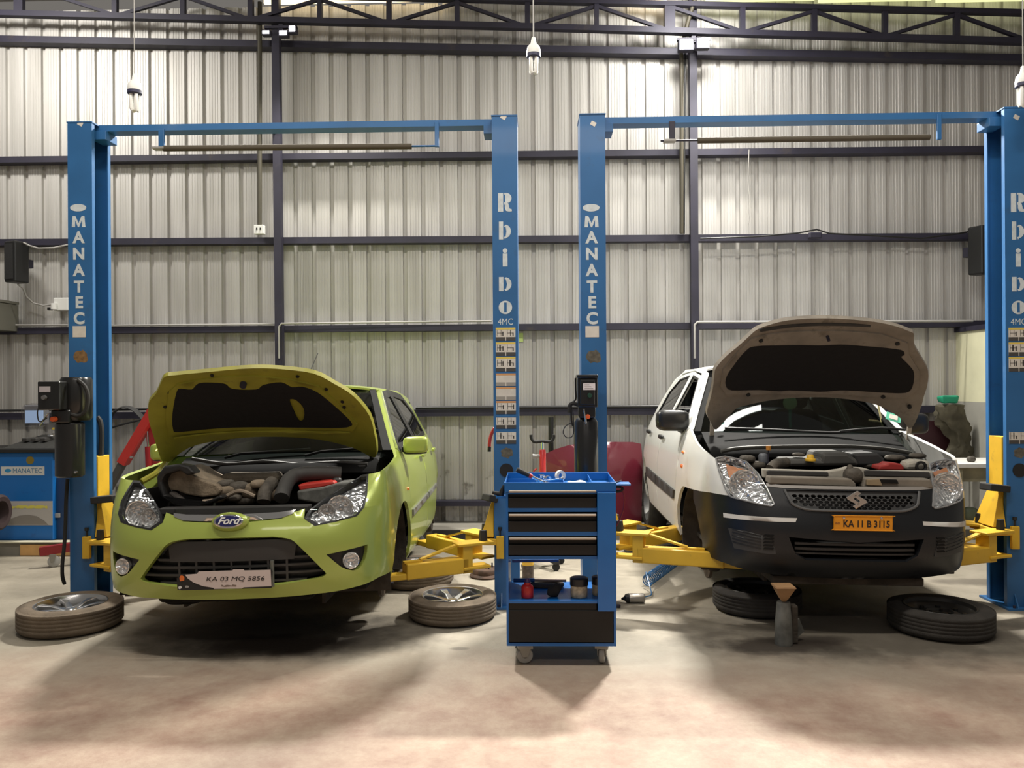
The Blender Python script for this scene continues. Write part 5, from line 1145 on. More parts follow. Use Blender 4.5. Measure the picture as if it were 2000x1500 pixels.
    br=Q([(705,105),(850,84),(1000,76),(1150,78),(1250,86),(1250,95),(1150,90),(1000,88),(860,96),(712,118)]); patch(hf,br,step=.06,th=.006,off=.006).build('edge_seal',TRIMB,hd,recalc=False)
    for xx,yy in ((712,155),(1380,170),(650,420),(1310,430),(1440,480)):
        c=Q([(xx,yy)])[0]; p,n=hf(*c); MB().tube([p+n*.004,p+n*.02],.014,10).build('rubber_buffer',BLK,hd)
    c=Q([(1038,135)])[0]; p,n=hf(*c); MB().tube([p+n*.004,p+n*.05],.010,8).build('striker',STEEL,hd)
    for xx in (480,1445):
        c=L(xx,560,1.02); MB().beam(c+Vector((0,0,.03)),c+Vector((0,.03,-.13)),.03,.012).build('hinge',WHITEU,r)
    return r
build_white()
# ------------------------------------------------------------ wheels lying on the floor
def make_wheel(alloy,rub):
    r=empty('wheel',loc=(0,0,0))
    R_=.29; w=.17
    prof=[(.195,.012),(.215,.002),(.245,0),(.272,.010),(.287,.028)]
    for k in range(5):
        z=.036+k*.0245; prof+=[(.290,z),(.290,z+.018),(.2888,z+.0195),(.2888,z+.0235)]
    prof+=[(.287,w-.022),(.272,w-.006),(.245,w+.004),(.225,w+.003),(.205,w-.008),(.195,w-.014),(.195,.012)]
    MB().lathe(prof,56,caps=False).build('tyre',rub,r,recalc=False)
    m=ALLOY if alloy else STEELRIM
    if alloy:
        rim=MB().lathe([(.205,w-.010),(.203,w-.004),(.197,w-.006),(.190,w-.02),(.178,.10),(.170,.03),(.195,.012)],48,caps=False).build('rim',m,r)
        MB().lathe([(0,.055),(.150,.05),(.172,.03)],32,caps=False).build('barrel_shadow_plate',mat('barrel_shade_grey',(.06,.055,.05),.6,metal=.4),rim)  # dark disc added to read as shade deep behind the spokes
        for k in range(7):
            a=2*math.pi*k/7; M=Matrix.Rotation(a,4,'Z')
            vs=[(.03,-.022,.118),(.03,.022,.118),(.11,.015,.140),(.11,-.015,.140),(.190,.026,.150),(.190,-.026,.150),
                (.03,-.016,.090),(.03,.016,.090),(.11,.010,.105),(.11,-.010,.105),(.190,.018,.118),(.190,-.018,.118)]
            fs=[(0,1,2,3),(3,2,4,5),(6,9,8,7),(9,11,10,8),(0,6,7,1),(1,7,8,2),(2,8,10,4),(3,9,6,0),(5,11,9,3),(4,10,11,5)]
            MB().add(vs,fs,False,M).build('spoke',m,rim,bevel=.004)
        h=MB().lathe([(0,.130),(.028,.128),(.034,.120),(.060,.118),(.068,.108),(.068,.08),(0,.08)],28).build('hub',m,rim)
        for k in range(4):
            a=2*math.pi*k/4+.4; MB().lathe([(0,.121),(.009,.121),(.009,.117),(0,.117)],10,Matrix.Translation((.049*math.cos(a),.049*math.sin(a),0))).build('bolt_hole',BLK,h)
    else:
        rim=MB().lathe([(.205,w-.010),(.200,w-.002),(.192,w-.006),(.186,w-.03),(.150,w-.045),(.135,w-.070),(.110,w-.055),(.075,w-.045),(.060,w-.06),(.032,w-.06),(.030,w-.09),(0,w-.09)],48,caps=False).build('rim',m,r)
        for k in range(4):
            a=2*math.pi*k/4; MB().lathe([(0,w-.0445),(.008,w-.0445),(.008,w-.06),(0,w-.06)],10,Matrix.Translation((.052*math.cos(a),.052*math.sin(a),0))).build('bolt_hole',BLK,rim)
        for k in range(8):
            a=2*math.pi*k/8+.2; MB().lathe([(0,w-.048),(.014,w-.048),(.014,w-.07),(0,w-.07)],12,Matrix.Translation((.128*math.cos(a),.128*math.sin(a),.004))).build('vent_hole',BLK,rim)
    return r
wa=make_wheel(True,DUSTRUB); wb=make_wheel(False,DARKTYRE)
def place(src,px,Y,rot,sc,label,group,first):
    o=src if first else copy_tree(src)
    x=atY(px,1200,Y).x
    o.matrix_world=Matrix.Translation((x,Y,.001))@Matrix.Rotation(rot,4,'Z')@Matrix.Diagonal((sc,sc,.88*sc,1)); tag(o,label,'wheel',group); return o
place(wa,139,4.95,.5,1.03,'dusty alloy wheel lying flat on the floor in front of the leftmost lift column','alloy wheels taken off the green car',True)
place(wa,884,5.19,1.1,.98,'dusty alloy wheel lying flat on the floor left of the tool trolley','alloy wheels taken off the green car',False)
place(wa,812,6.08,2.0,1.0,'alloy wheel lying flat behind the yellow lift arm beside the green car','alloy wheels taken off the green car',False)
place(wb,1478,5.38,.3,.98,'dark wheel lying in the shade under the white car, behind the metal stand','dark wheels under the white car',True)
place(wb,1836,4.93,1.0,1.01,'dark wheel lying on the floor under the right headlamp of the white car','dark wheels under the white car',False)
place(wb,1284,7.08,.7,1.0,'dark wheel lying far back behind the yellow arms left of the white car','dark wheels under the white car',False)
# ------------------------------------------------------------ tool trolley
TY=4.27
def trolley():
    xl=atY(988,1000,TY).x; xr=atY(1202,1000,TY).x; cx=(xl+xr)/2; w=(xr-xl)/2; Z=lambda py:atY(1095,py,TY).z; X=lambda px:atY(px,1000,TY).x-cx
    r=empty('tool_trolley',loc=(cx,TY,0),label='blue wheeled tool trolley with three black drawers and an open shelf, between the lifts',cat='tool trolley')
    D=.42; zt=Z(942); zb=Z(1262); t=.012
    body=MB(); xi0=X(993); xi1=X(1166)
    body.box(-w,-w+t,0,D,zb,zt-.05).box(w-t,w,0,D,zb,zt-.05)
    za=Z(1088); body.box(-w+t,w-t,0.004,D,za-.012,za+.004)            # floor under the drawers
    body.box(-w+t,w-t,D-t,D,za+.004,zt-.05)
    zs=Z(1174); body.box(-w+t,w-t,.0,D,zs-.012,zs)                      # open shelf
    body.box(-w+t,w-t,.0,D,zb,zb+.016)
    body.box(-w+t,w-t,D-t,D,zb+.016,zs-.012)
    for py in (995,1042): body.box(-w+t,xi1,.0,.02,Z(py+4.5),Z(py-3.5))
    body.box(-w+t,w-t,0,.02,zt-.062,zt-.05)
    body.build('body',CARTBLUE,r)
    MB().box(xi1,w+.001,-.022,-.001,Z(1192),zt-.052).build('side_cover',CARTBLUE,r,bevel=.003)
    # top tray
    T=MB(); T.box(-w-.006,w+.004,-.008,D+.01,zt-.05,zt-.040); T.box(-w-.006,w+.004,-.008,-.002,zt-.04,zt); T.box(-w-.006,w+.004,D+.004,D+.01,zt-.04,zt+.006); T.box(-w-.006,-w,-.002,D+.004,zt-.04,zt); T.box(w-.002,w+.004,-.002,D+.004,zt-.04,zt)
    tr=T.build('top_tray',CARTBLUE,r,bevel=.0015)
    MB().box(.02,.024,0,D,zt-.04,zt-.008).build('tray_divider',CARTBLUE,tr); MB().box(.17,.174,0,D,zt-.04,zt-.006).build('tray_divider',CARTBLUE,tr); MB().box(-w,.02,D*.55,D*.56,zt-.04,zt-.008).build('tray_divider',CARTBLUE,tr)
    for a,b in ((955,992),(1001,1038),(1047,1084)):
        d=MB().box(-w+t+.002,xi1-.003,-.004,D-.03,Z(b),Z(b-20)).box(-w+t+.002,xi1-.003,.018,.03,Z(b-20),Z(a)).box(-w+t+.002,xi1-.003,.0,.018,Z(a+6),Z(a+1)).build('drawer',DRAWER,r,bevel=.002)
        MB().box(-w+t+.004,xi1-.004,-.014,.001,Z(a+6.5),Z(a+2)).build('drawer_handle',ALU,d,bevel=.003)
    d=MB().box(-w+t+.002,w-t-.002,-.003,.02,Z(1254),Z(1192)).box(-w+t+.002,xi1-.004,.004,.02,Z(1192),Z(1178)).build('cabinet_door',DRAWER,r,bevel=.002)
    MB().beam((-w+.02,D-.02,Z(1128)),(.0,D-.02,Z(1127)),.012,.016).build('rear_rail',CARTBLUE,r)
    MB().box(w+.004,w+.085,.02,.12,zt-.022,zt-.012).build('side_holder',CARTBLUE,r,bevel=.002)
    MB().tube(catmull([(w+.004,.05,zt-.03),(w+.03,.05,zt-.032),(w+.045,.05,zt-.042),(w+.03,.05,zt-.055),(w+.004,.05,zt-.056)],5),.007,8).build('push_handle',RUB,r)
    MB().tube(catmull([(w+.04,.06,zt-.04),(w+.055,.07,zt-.09),(w+.05,.08,zt-.16),(w+.02,.1,zt-.24),(w+.004,.1,zt-.26)],6),.004,8).build('side_hose',DRED,r)
    MB().box(-w-.055,-w-.001,.03,.10,Z(975),Z(971)).build('side_holder',CARTBLUE,r)
    g=MB().tube([(-w-.03,.06,Z(974)),(-w-.022,.06,Z(962)),(-w-.012,.06,Z(950))],[.016,.014,.006],10).build('grinder',BLK,r); MB().tube([(-w-.03,.06,Z(968)),(-w-.075,.055,Z(964))],[.014,.008],10).build('nozzle',RUB,g)
    for px,y,ang in ((1023,.05,.15),(1176,.06,1.4),(1010,.34,.8),(1182,.34,.4)):
        x=X(px); q=empty('caster',Matrix.Identity(4)); q.parent=r; q.location=(x,y,0)
        q.rotation_euler=(0,0,ang)
        MB().lathe([(0,-.016),(.014,-.016),(.040,-.014),(.044,-.009),(.044,.009),(.040,.014),(.014,.016),(0,.016)],24,Matrix.Translation((0,0,.0445))@FACE).build('caster_wheel',mat('caster_grey',(.30,.29,.27),.5),q)
        MB().lathe([(0,.020),(.012,.020),(.014,.016),(.014,-.016),(.012,-.02),(0,-.02)],16,Matrix.Translation((0,0,.0445))@FACE).build('axle',STEEL,q)
        MB().prism([(-.014,.038),(.014,.038),(.03,.085),(-.03,.085)],-.024,-.019).build('fork',mat('zinc',(.30,.29,.26),.45,metal=.6),q); MB().prism([(-.014,.038),(.014,.038),(.03,.085),(-.03,.085)],.019,.024).build('fork',MATS['zinc'],q)
        MB().box(-.04,.04,-.035,.035,.085,zb-.001).build('mounting_plate',MATS['zinc'],q)
    return r,cx,w,zt,zs,D,X,Z
tr,TCX,TW,TZT,TZS,TD,TX,TZ=trolley()
ZB=TZT-.040
def T(px,y): return atY(px,1000,TY+y*1.0).x
def put(name,o,label,cat,group=None): return tag(o,label,cat,group)
TH=math.radians
# tools in the top tray
r=empty('ratchet',loc=(T(1040,.12),TY+.15,ZB+.01),label='long ratchet with black and red grip sticking up from the trolley tray',cat='ratchet')
a=Vector((-.085,-.02,.085)); b=Vector((.075,0,.006)); d=b-a
MB().tube([a,a+d*.05,a+d*.42],[.012,.014,.012],12).build('grip',RUB,r); MB().tube([a+d*.42,a+d*.52],[.0135,.012],12).build('grip_band',mat('red_grip',(.5,.02,.02),.4),r); MB().tube([a+d*.52,b],[.008,.009],10).build('shaft',CHROME,r); MB().lathe([(0,.01),(.018,.008),(.018,-.008),(0,-.01)],16,Matrix.Translation(b)).build('head',CHROME,r)
def spanner(px,y,L,ang,label,z=0,tilt=0):
    r=MB(); r.beam((-L/2,0,.004),(L/2,0,.004),.012,.006)
    for s in (-1,1):
        P=[(s*L/2+.014*math.cos(t*.7),.014*math.sin(t*.7)) for t in range(9)]; n=len(P)
        r.add([(x,y_,0) for x,y_ in P]+[(x,y_,.008) for x,y_ in P],[tuple(range(n-1,-1,-1)),tuple(range(n,2*n))]+[(i,(i+1)%n,(i+1)%n+n,i+n) for i in range(n)])
    o=r.build('spanner',CHROME,bevel=.001); o.matrix_world=Matrix.Translation((T(px,y),TY+y,ZB+.002+z))@Matrix.Rotation(ang,4,'Z')@Matrix.Rotation(tilt,4,'Y'); tag(o,label,'spanner'); return o
spanner(1035,.06,.10,.2,'short chrome spanner lying at the left of the trolley tray beside the white tube',.008,-.1)
spanner(1074,.14,.13,-.15,'long chrome spanner in the middle of the trolley tray, right of the ratchet',.030,-.12)
spanner(1165,.16,.10,.15,'chrome spanner near the right end of the trolley tray beside the cloth',.004,0)
o=MB().tube([(0,0,0),(.028,0,0)],.012,12).build('white_tube',WHITE); o.matrix_world=Matrix.Translation((T(1003,.04),TY+.04,ZB+.014)); tag(o,'small white cylindrical cap at the left end of the trolley tray','cap')
def sock(px,y,rad,h,label,tz):
    o=MB().lathe([(rad*.6,0),(rad,0),(rad,h),(rad*.7,h),(rad*.6,h*.5),(rad*.6,0)],20,caps=False).build('socket',CHROME); o.matrix_world=Matrix.Translation((T(px,y),TY+y,ZB+.012+rad))@Matrix.Rotation(tz,4,'Z')@Matrix.Rotation(TH(90),4,'X'); tag(o,label,'socket')
r=empty('socket',loc=(T(1058,.25),TY+.25,ZB),label='upright chrome socket standing behind the ratchet in the trolley tray',cat='socket')
MB().lathe([(.010,0),(.013,0),(.013,.03),(.017,.034),(.017,.052),(.008,.054),(.008,.03),(.010,0)],20,caps=False).build('barrel',CHROME,r)
sock(1069,.27,.017,.03,'chrome ring socket lying at the back of the trolley tray',.3)
r=empty('tape_roll',loc=(T(1095,.26),TY+.29,ZB+.042),label='white roll of masking tape standing on edge in the trolley tray',cat='tape')
MB().lathe([(.016,-.010),(.030,-.010),(.030,.010),(.016,.010),(.016,-.010)],28,Matrix.Rotation(.5,4,'Z')@FACE,caps=False).build('tape',mat('tape_cream',(.70,.66,.58),.6),r)
o=superbox(MB(),(0,0,0),(.055,.03,.012),.9,24,12)
for i,v in enumerate(o.v): o.v[i]=(v[0],v[1],v[2]+.004*math.sin(v[0]*90)+.003*math.cos(v[1]*130))
o=o.build('crumpled_cloth',mat('cloth_pale',(.62,.60,.50),.85,var=.15,vs=40)); o.location=(T(1128,.10),TY+.10,ZB+.022); tag(o,'crumpled pale plastic cloth in the right half of the trolley tray','cloth')
o=MB().tube([(0,0,0),(.095,.0,.03)],[.005,.0035],8).build('drift_pin',STEEL); o.location=(T(1180,.05),TY+.05,ZB+.012); tag(o,'slim metal rod leaning over the right rim of the trolley tray','rod')
# shelf goods
zs=TZS+.001
def bottle(): 
    r=empty('oil_bottle',loc=(T(1029,.05),TY+.07,zs),label='small red plastic bottle with dark cap on the open trolley shelf',cat='bottle')
    MB().lathe([(0,0),(.030,0),(.033,.004),(.033,.055),(.030,.064),(.018,.072),(.018,.080),(0,.080)],28).build('body',mat('bottle_red',(.48,.02,.018),.35,var=.2,vs=30),r)
    MB().lathe([(0,.103),(.010,.102),(.012,.095),(.018,.088),(.018,.081),(0,.081)],20).build('cap',mat('cap_purple',(.05,.02,.10),.4),r)
bottle()
def tin(px,y,rad,h,label):
    r=empty('grease_tin',loc=(T(px,y),TY+y,zs),label=label,cat='tin',group='grease tins on the trolley shelf')
    MB().lathe([(0,0),(rad-.003,0),(rad,.004),(rad,h),(0,h)],32).build('body',mat('tin_label',(.42,.36,.24),.5,var=.35,vs=45),r)
    MB().lathe([(0,h+.042),(rad-.002,h+.042),(rad+.003,h+.038),(rad+.003,h+.001),(0,h+.001)],32).build('lid',BLK,r)
tin(1130,.09,.046,.062,'wide grease tin with a black lid standing on the open trolley shelf')
tin(1170,.13,.040,.058,'grease tin with a black lid half hidden by the blue side cover of the trolley')
o=superbox(MB(),(0,0,.030),(.040,.03,.032),.9,20,12)
rg=random.Random(2)
for i,v in enumerate(o.v): k=1+.25*math.sin(v[0]*110+v[2]*70)*math.cos(v[1]*90); o.v[i]=(v[0]*k,v[1]*k,max(0,v[2]*(1+.25*math.sin(v[0]*60))))
o=o.build('black_rag',mat('rag_black',(.012,.012,.012),.95)); o.matrix_world=Matrix.Translation((T(1080,.09),TY+.09,zs)); tag(o,'crumpled black rag on the open trolley shelf between the red bottle and the tin','rag')
r=empty('air_blow_gun',loc=(T(1050,.30),TY+.30,zs),label='blue and pale hand tool lying at the back of the trolley shelf',cat='tool')
MB().tube([(-.14,0,.035),(-.02,0,.036)],[.012,.012],10).build('handle',CARTBLUE,r); MB().tube([(-.02,0,.036),(.16,0,.034)],[.009,.009],10).build('barrel',mat('tube_pale',(.50,.36,.27),.5),r); superbox(MB(),(.05,.0,.013),(.10,.05,.0125),.6).build('tray',GRIME,r)
# ------------------------------------------------------------ small things on the floor
def P0(px,py): return atZ(px,py,0)
c=P0(947,1133); r=empty('brake_drum',loc=(c.x,c.y+.12,0),label='rusty brake drum with studs on the floor left of the middle lift column',cat='brake drum')
MB().lathe([(0,0),(.125,0),(.128,.012),(.118,.022),(.108,.028),(.106,.055),(.095,.066),(.03,.068),(.03,.075),(0,.075)],36).build('drum',mat('drum_rust',(.075,.042,.028),.75,metal=.3,var=.4,vs=20),r)
for k in range(4):
    a=k*math.pi/2+.5; MB().tube([(.055*math.cos(a),.055*math.sin(a),.067),(.055*math.cos(a),.055*math.sin(a),.10)],.006,8).build('stud',STEEL,r)
c=P0(1031,1132); r=empty('oil_can',loc=(c.x,c.y+.06,0),label='yellow and black lubricant can standing on the floor behind the trolley',cat='can')
MB().lathe([(0,0),(.045,0),(.045,.10),(0,.10)],24).build('body',mat('can_dark',(.07,.05,.04),.4,var=.5,vs=40),r); MB().lathe([(0,.1005),(.0455,.1005),(.0455,.20),(.04,.21),(0,.21)],24).build('label_band',mat('can_yellow',(.70,.42,.05),.4,dirt=(.1,.05,.03),ds=22,dl=.58),r); MB().lathe([(0,.245),(.025,.245),(.028,.215),(.038,.211),(0,.211)],20).build('cap',mat('cap_pale',(.6,.5,.45),.5),r)
# stand under the white car with an ochre block on top
c=P0(1536,1264); r=empty('axle_stand',loc=(c.x,c.y+.05,0),label='grey metal post stand with an ochre funnel-shaped head under the white car',cat='stand')
h=atY(1536,1175,c.y+.05).z
STG=mat('stand_grey',(.16,.16,.145),.55,metal=.4,var=.4,vs=12)
MB().lathe([(0,0),(.048,0),(.050,.01),(.046,h*.55),(.038,h-.01),(.036,h),(0,h)],24).build('post',STG,r)
MB().beam((.04,.03,.10),(.075,.05,.02),.03,.15).build('side_rib',STG,r); MB().box(.045,.085,.0,.06,.0,.22).build('release_handle',MUD,r,bevel=.01)
MB().lathe([(.012,h+.001),(.03,h+.02),(.075,h+.085),(.080,h+.087),(.075,h+.095),(0,h+.095)],4,Matrix.Rotation(.785,4,'Z'),smooth=False).build('saddle_block',mat('ochre_block',(.32,.18,.08),.7,var=.2),r)
# coiled air hose and air tool
c0=atZ(1265,1150,.0); c1=atZ(1335,1090,.0); 
a=Vector((c0.x,c0.y+.04,.048)); b=Vector((c1.x,c1.y-.05,.048)); b=a+(b-a)*.78; d=(b-a); ux=d.normalized(); side=Vector((-ux.y,ux.x,0)); pts=[]
turns=22; n=turns*14
for i in range(n+1):
    t=i/n; an=2*math.pi*turns*t; pts.append(a+d*t+side*(.042*math.cos(an))+Vector((0,0,.042*math.sin(an))))
pts=catmull([atZ(1258,1166,.012),atZ(1266,1162,.012)+Vector((.02,0,.0)),atZ(1271,1152,.02),pts[3]+Vector((0,0,.02))],5)+pts[4:]
o=MB().tube(pts,.0045,7).build('coiled_air_hose',mat('hose_blue',(.018,.12,.30),.3,coat=.4)); tag(o,'blue coiled air hose lying on the floor left of the white car','hose')
c=atZ(1236,1180,0); r=empty('air_grinder',loc=(c.x,c.y+.03,0),label='silver and black air tool lying on the floor at the end of the blue hose',cat='air tool')
MB().tube([(.085,0,.034),(.075,0,.034),(-.02,0,.034)],[.028,.033,.031],18).build('body',mat('tool_silver',(.45,.43,.40),.3,metal=.8,var=.2),r); MB().tube([(-.02,0,.034),(-.045,0,.032),(-.055,0,.030),(-.075,0,.028)],[.032,.028,.014,.005],16).build('nose',BLK,r)
c=P0(1207,1187); o=superbox(MB(),(0,0,.012),(.018,.012,.012),.7).build('bolt',STEEL); o.location=(c.x,c.y,0); tag(o,'small black bolt on the floor right of the tool trolley','bolt')
# ------------------------------------------------------------ red transmission jack behind the trolley
JY=6.6
r=empty('gearbox_jack',loc=(atY(1060,950,JY).x,JY,0),label='red upright hydraulic jack with a black forked saddle behind the trolley',cat='jack')
zz=lambda py:atY(1060,py,JY).z
MB().lathe([(0,.08),(.024*1.1,.08),(.026,zz(880)),(.02,zz(878)),(0,zz(878))],20).build('cylinder',mat('jack_red',(.50,.022,.02),.4,coat=.2),r)
MB().lathe([(0,zz(878)+.001),(.012,zz(878)+.001),(.012,zz(864)),(0,zz(864))],14).build('piston',CHROME,r)
sx=.095; MB().tube(catmull([(-sx,0,zz(849)),(-sx+.005,0,zz(856)),(-sx+.03,0,zz(863)),(0,0,zz(862)),(sx-.03,0,zz(863)),(sx-.005,0,zz(856)),(sx,0,zz(849))],5),.013,12).build('saddle',RUB,r)
MB().tube([(-.02,0,zz(890)),(-.055,0,zz(891)),(-.08,0,zz(891))],[.014,.014,.02],12).build('valve',GREYP,r)
MB().tube(catmull([(-.05,0,zz(915)),(-.075,0,zz(922)),(-.06,0,zz(930))],4),.006,8).build('release_lever',MATS['jack_red'],r)
for k in range(4):
    a=k*math.pi/2+.6; f=MB().beam((0,0,.09),(.20*math.cos(a),.20*math.sin(a),.07),.05,.03).build('leg',BLK,r); MB().lathe([(0,-.012),(.03,-.012),(.03,.012),(0,.012)],16,Matrix.Translation((.18*math.cos(a),.18*math.sin(a),.031))@FACE).build('caster',RUB,f)
# maroon bonnet leaning on the wall
MY=7.86
MAR=mat('maroon_paint',(.14,.014,.028),.33,coat=.6)
def mar():
    X=lambda px:atY(px,900,MY).x; Z=lambda py:atY(1160,py,MY).z
    P=[(X(1066),Z(885)),(X(1085),Z(876)),(X(1110),Z(868)),(X(1145),Z(863)),(X(1200),Z(862)),(X(1235),Z(863)),(X(1252),Z(867)),(X(1254),Z(900)),(X(1252),Z(960)),(X(1250),Z(1022)),(X(1180),Z(1026)),(X(1090),Z(1022)),(X(1068),Z(960))]
    cx=X(1160); wd=X(1254)-cx; f=lambda a,b:(a,MY-.10*(1-((a-cx)/wd)**2)+.05*max(0,b-Z(890))/.1*0-.06*math.sin(min(1,max(0,(Z(862)-b)/.4))*math.pi*.5),b)
    def fn(a,b):
        p=Vector(f(a,b)); x=Vector(f(a+.01,b))-Vector(f(a-.01,b)); z=Vector(f(a,b+.01))-Vector(f(a,b-.01)); return p,x.cross(z).normalized()*1
    o=patch(fn,P,step=.06,th=.015).build('car_bonnet',MAR,recalc=False); return tag(o,'maroon car bonnet panel standing against the wall behind the trolley','car panel')
mar()
pipe('exhaust_pipe',[atY(1076,815,8.02),Vector((atY(1076,815,8.02).x,8.02,.101))],.026,BLK,'thick black pipe standing behind the red jack, below the girt','pipe')
o=MB().tube(catmull([atY(966,836,5.7),atY(959,850,5.72),atY(956,866,5.72),atY(956,872,5.72)],5),.012,8).build('red_hose',mat('hose_red',(.42,.03,.025),.5)); q=empty('air_hose_end',loc=(0,0,0)); bpy.data.objects.remove(q)
tag(o,'short red hose hanging beside the middle-left lift column','hose'); e=MB().tube([atY(956,872.5,5.72),atY(955.5,882,5.72)],.013,10).build('hose_end',BLK); e.parent=o
c=atY(1016,659,8.19); tag(MB().box(c.x-.025,c.x+.03,8.185,8.19,c.z-.045,c.z+.045).build('paper_note',mat('note_green',(.55,.70,.25),.7)),'small yellow-green paper note on the wall right of the middle column','note')
# ------------------------------------------------------------ wheel balancer on the plinth
def balancer():
    Y=7.12; P=lambda x,y:atY(x,y,Y); x0=P(-90,900).x; x1=P(103,900).x; z0=.13; zt=P(50,884).z
    r=empty('wheel_balancer',loc=((x0+x1)/2,Y,.116),label='blue wheel balancing machine with black top and screen, left of the leftmost lift column',cat='balancer')
    ox,oy,oz=(x0+x1)/2,Y,.116
    def M(mb): mb.v=[(a-ox,b-oy,c-oz) for a,b,c in mb.v]; return mb
    M(MB().box(x0,x1,Y,Y+.50,.118,zt)).build('cabinet',BLUE if False else mat('balancer_blue',(0.008,0.13,0.42),.4,dirt=(0.01,.09,.30),ds=6,dl=.6),r,bevel=.008)
    a,b=P(-90,979),P(102,1026); M(MB().box(a.x,x1-.004,Y-.003,Y-.0005,b.z,a.z)).build('lower_panel',mat('panel_pale',(.42,.40,.38),.6),r)
    f=lambda a_,b_:((a_-ox,-.004,b_-oz),(0,-1,0)); pl=[(P(x,y).x,P(x,y).z) for x,y in ((10,1025),(22,1013),(38,1007),(55,1005),(72,1008),(86,1016),(95,1025))]
    patch(f,pl,step=.1,th=.001).build('wheel_graphic',mat('graphic_grey',(.22,.20,.18),.6),r,recalc=False)
    xa=P(24,990).x-ox; za=P(59,990).z-oz; rgl=random.Random(5); up=[]; dn=[]
    for k in range(27):
        xx=xa+.0125*k; up.append((xx,za+rgl.choice((.014,.013,.006)))); dn.append((xx,za-rgl.choice((.014,.013,.007))))
    patch(lambda a_,b_:((a_,-.0045,b_),(0,-1,0)),up+dn[::-1],step=.5,th=.001).build('faded_lettering',mat('lettering_yellow',(.62,.56,.10),.6),r,recalc=False)
    a,b=P(2,911),P(87,928); lb=M(MB().box(a.x,b.x,Y-.003,Y-.0005,b.z,a.z)).build('name_label',mat('label_white',(.60,.60,.58),.6),r)
    text('name_text','MANATEC',.058,mat('name_blue',(.10,.22,.36),.5),r,fm(P(54,920).x-ox,-.0045,P(54,919.5).z-oz),.0003,.001,1.0)
    M(MB().lathe([(0,.001),(.030,.001),(.030,0),(0,0)],20,Matrix.Translation((P(16,919).x,Y-.0035,P(16,919).z))@FACE@Matrix.Diagonal((1,.55,1,1)))).build('name_emblem',mat('emblem_blue',(.03,.25,.50),.5),r)
    M(MB().lathe([(0,.001),(.036,.001),(.036,0),(0,0)],20,Matrix.Translation((P(59,899).x,Y-.001,P(59,899).z))@FACE)).build('round_sticker',mat('sticker_ochre',(.22,.16,.02),.7),r)
    # black top with tool wells
    za=zt+.002; a=P(-90,880); 
    M(MB().box(x0-.02,x1+.12,Y-.04,Y+.42,za,za+.035)).build('top_deck',BLK,r,bevel=.01)
    t=MB(); zc=za+.036
    t.add([(P(5,880).x,Y+.0,zc),(x1+.12,Y+.0,zc),(x1+.14,Y+.40,zc),(P(30,862).x,Y+.40,zc),(P(5,880).x+.05,Y+.04,zc+.03),(x1+.08,Y+.04,zc+.03),(x1+.10,Y+.40,zc+.10),(P(30,862).x,Y+.40,zc+.10)],[(0,1,5,4),(1,2,6,5),(2,3,7,6),(3,0,4,7),(4,5,6,7)])
    M(t).build('tool_tray',mat('tray_black',(.02,.02,.018),.6,bump=.4,bs=20),r)
    for k in range(3):
        cx=P(28+k*18,870).x; M(MB().box(cx,cx+.05,Y+.10,Y+.28,zc+.055,zc+.085)).build('tray_pocket',TRIMB,r,bevel=.004)
    o=M(superbox(MB(),(P(74,860).x,Y+.2,zc+.10),(.03,.03,.012),.7)).build('balance_weights',CHROME,r)
    a,b=P(62,852),P(85,872); M(MB().box(a.x,b.x,Y+.30,Y+.36,b.z,a.z+.02)).build('screen_bracket',GREYP,r,bevel=.005)
    a=P(73,841); M(MB().box(a.x-.03,a.x+.03,Y+.27,Y+.30,a.z-.006,a.z+.010)).build('yellow_tag',mat('tag_yellow',(.6,.45,.05),.6),r)
    a,b=atY(52,791,Y+.29),atY(92,829,Y+.29); s=M(MB().box(a.x,b.x,Y+.25,Y+.33,b.z,a.z)).build('screen',mat('screen_shell',(.16,.16,.17),.5),r,bevel=.01)
    M(MB().box(a.x+.015,b.x-.01,Y+.243,Y+.2495,b.z+.015,a.z-.05)).build('display',mat('screen_glow',(.25,.35,.5),.3,emit=(.42,.58,.85),es=.38),r)
    w=superbox(MB(),((a.x+b.x)/2,Y+.29,(a.z+b.z)/2),((b.x-a.x)/2+.02,.065,(a.z-b.z)/2+.015),.4,26,18)
    rg=random.Random(3); w.v=[(x+.006*math.sin(z*80+x*30),y+.008*math.sin(x*70+z*50),z+.006*math.sin(x*60)) for x,y,z in w.v]
    g=glassmat('crinkled_film',(.88,.88,.90),.9,1.7); M(w).build('plastic_cover',g,r)
    a,b=P(101,1008),P(114,1028)
    M(MB().box(x1+.002,x1+.12,Y+.05,Y+.45,.118,P(0,935).z)).build('side_box',mat('side_blue',(.012,.045,.13),.5),r)
    a=P(107,1008); M(MB().box(a.x-.03,a.x+.025,Y+.03,Y+.049,a.z-.02,a.z+.02)).build('socket',GREYP,r,bevel=.004)
    M(MB().tube([(x0+.30,Y-.001,.55),(x0+.30,Y-.18,.55)],.03,12)).build('spindle',STEEL,r)
    return r
balancer()
c=atY(-14,990,6.85); r=empty('tyre',loc=(c.x,6.86,.41),label='dark tyre mounted on the balancer, only its edge inside the left picture edge',cat='tyre')
MB().lathe([(.10,-.07),(.135,-.075),(.155,-.06),(.16,0),(.155,.06),(.135,.075),(.10,.07),(.10,-.07)],32,Matrix.Rotation(TH(90),4,'Y')@Matrix.Scale(1.0,4),caps=False).build('tread',mat('tyre_maroon',(.035,.02,.02),.7),r)
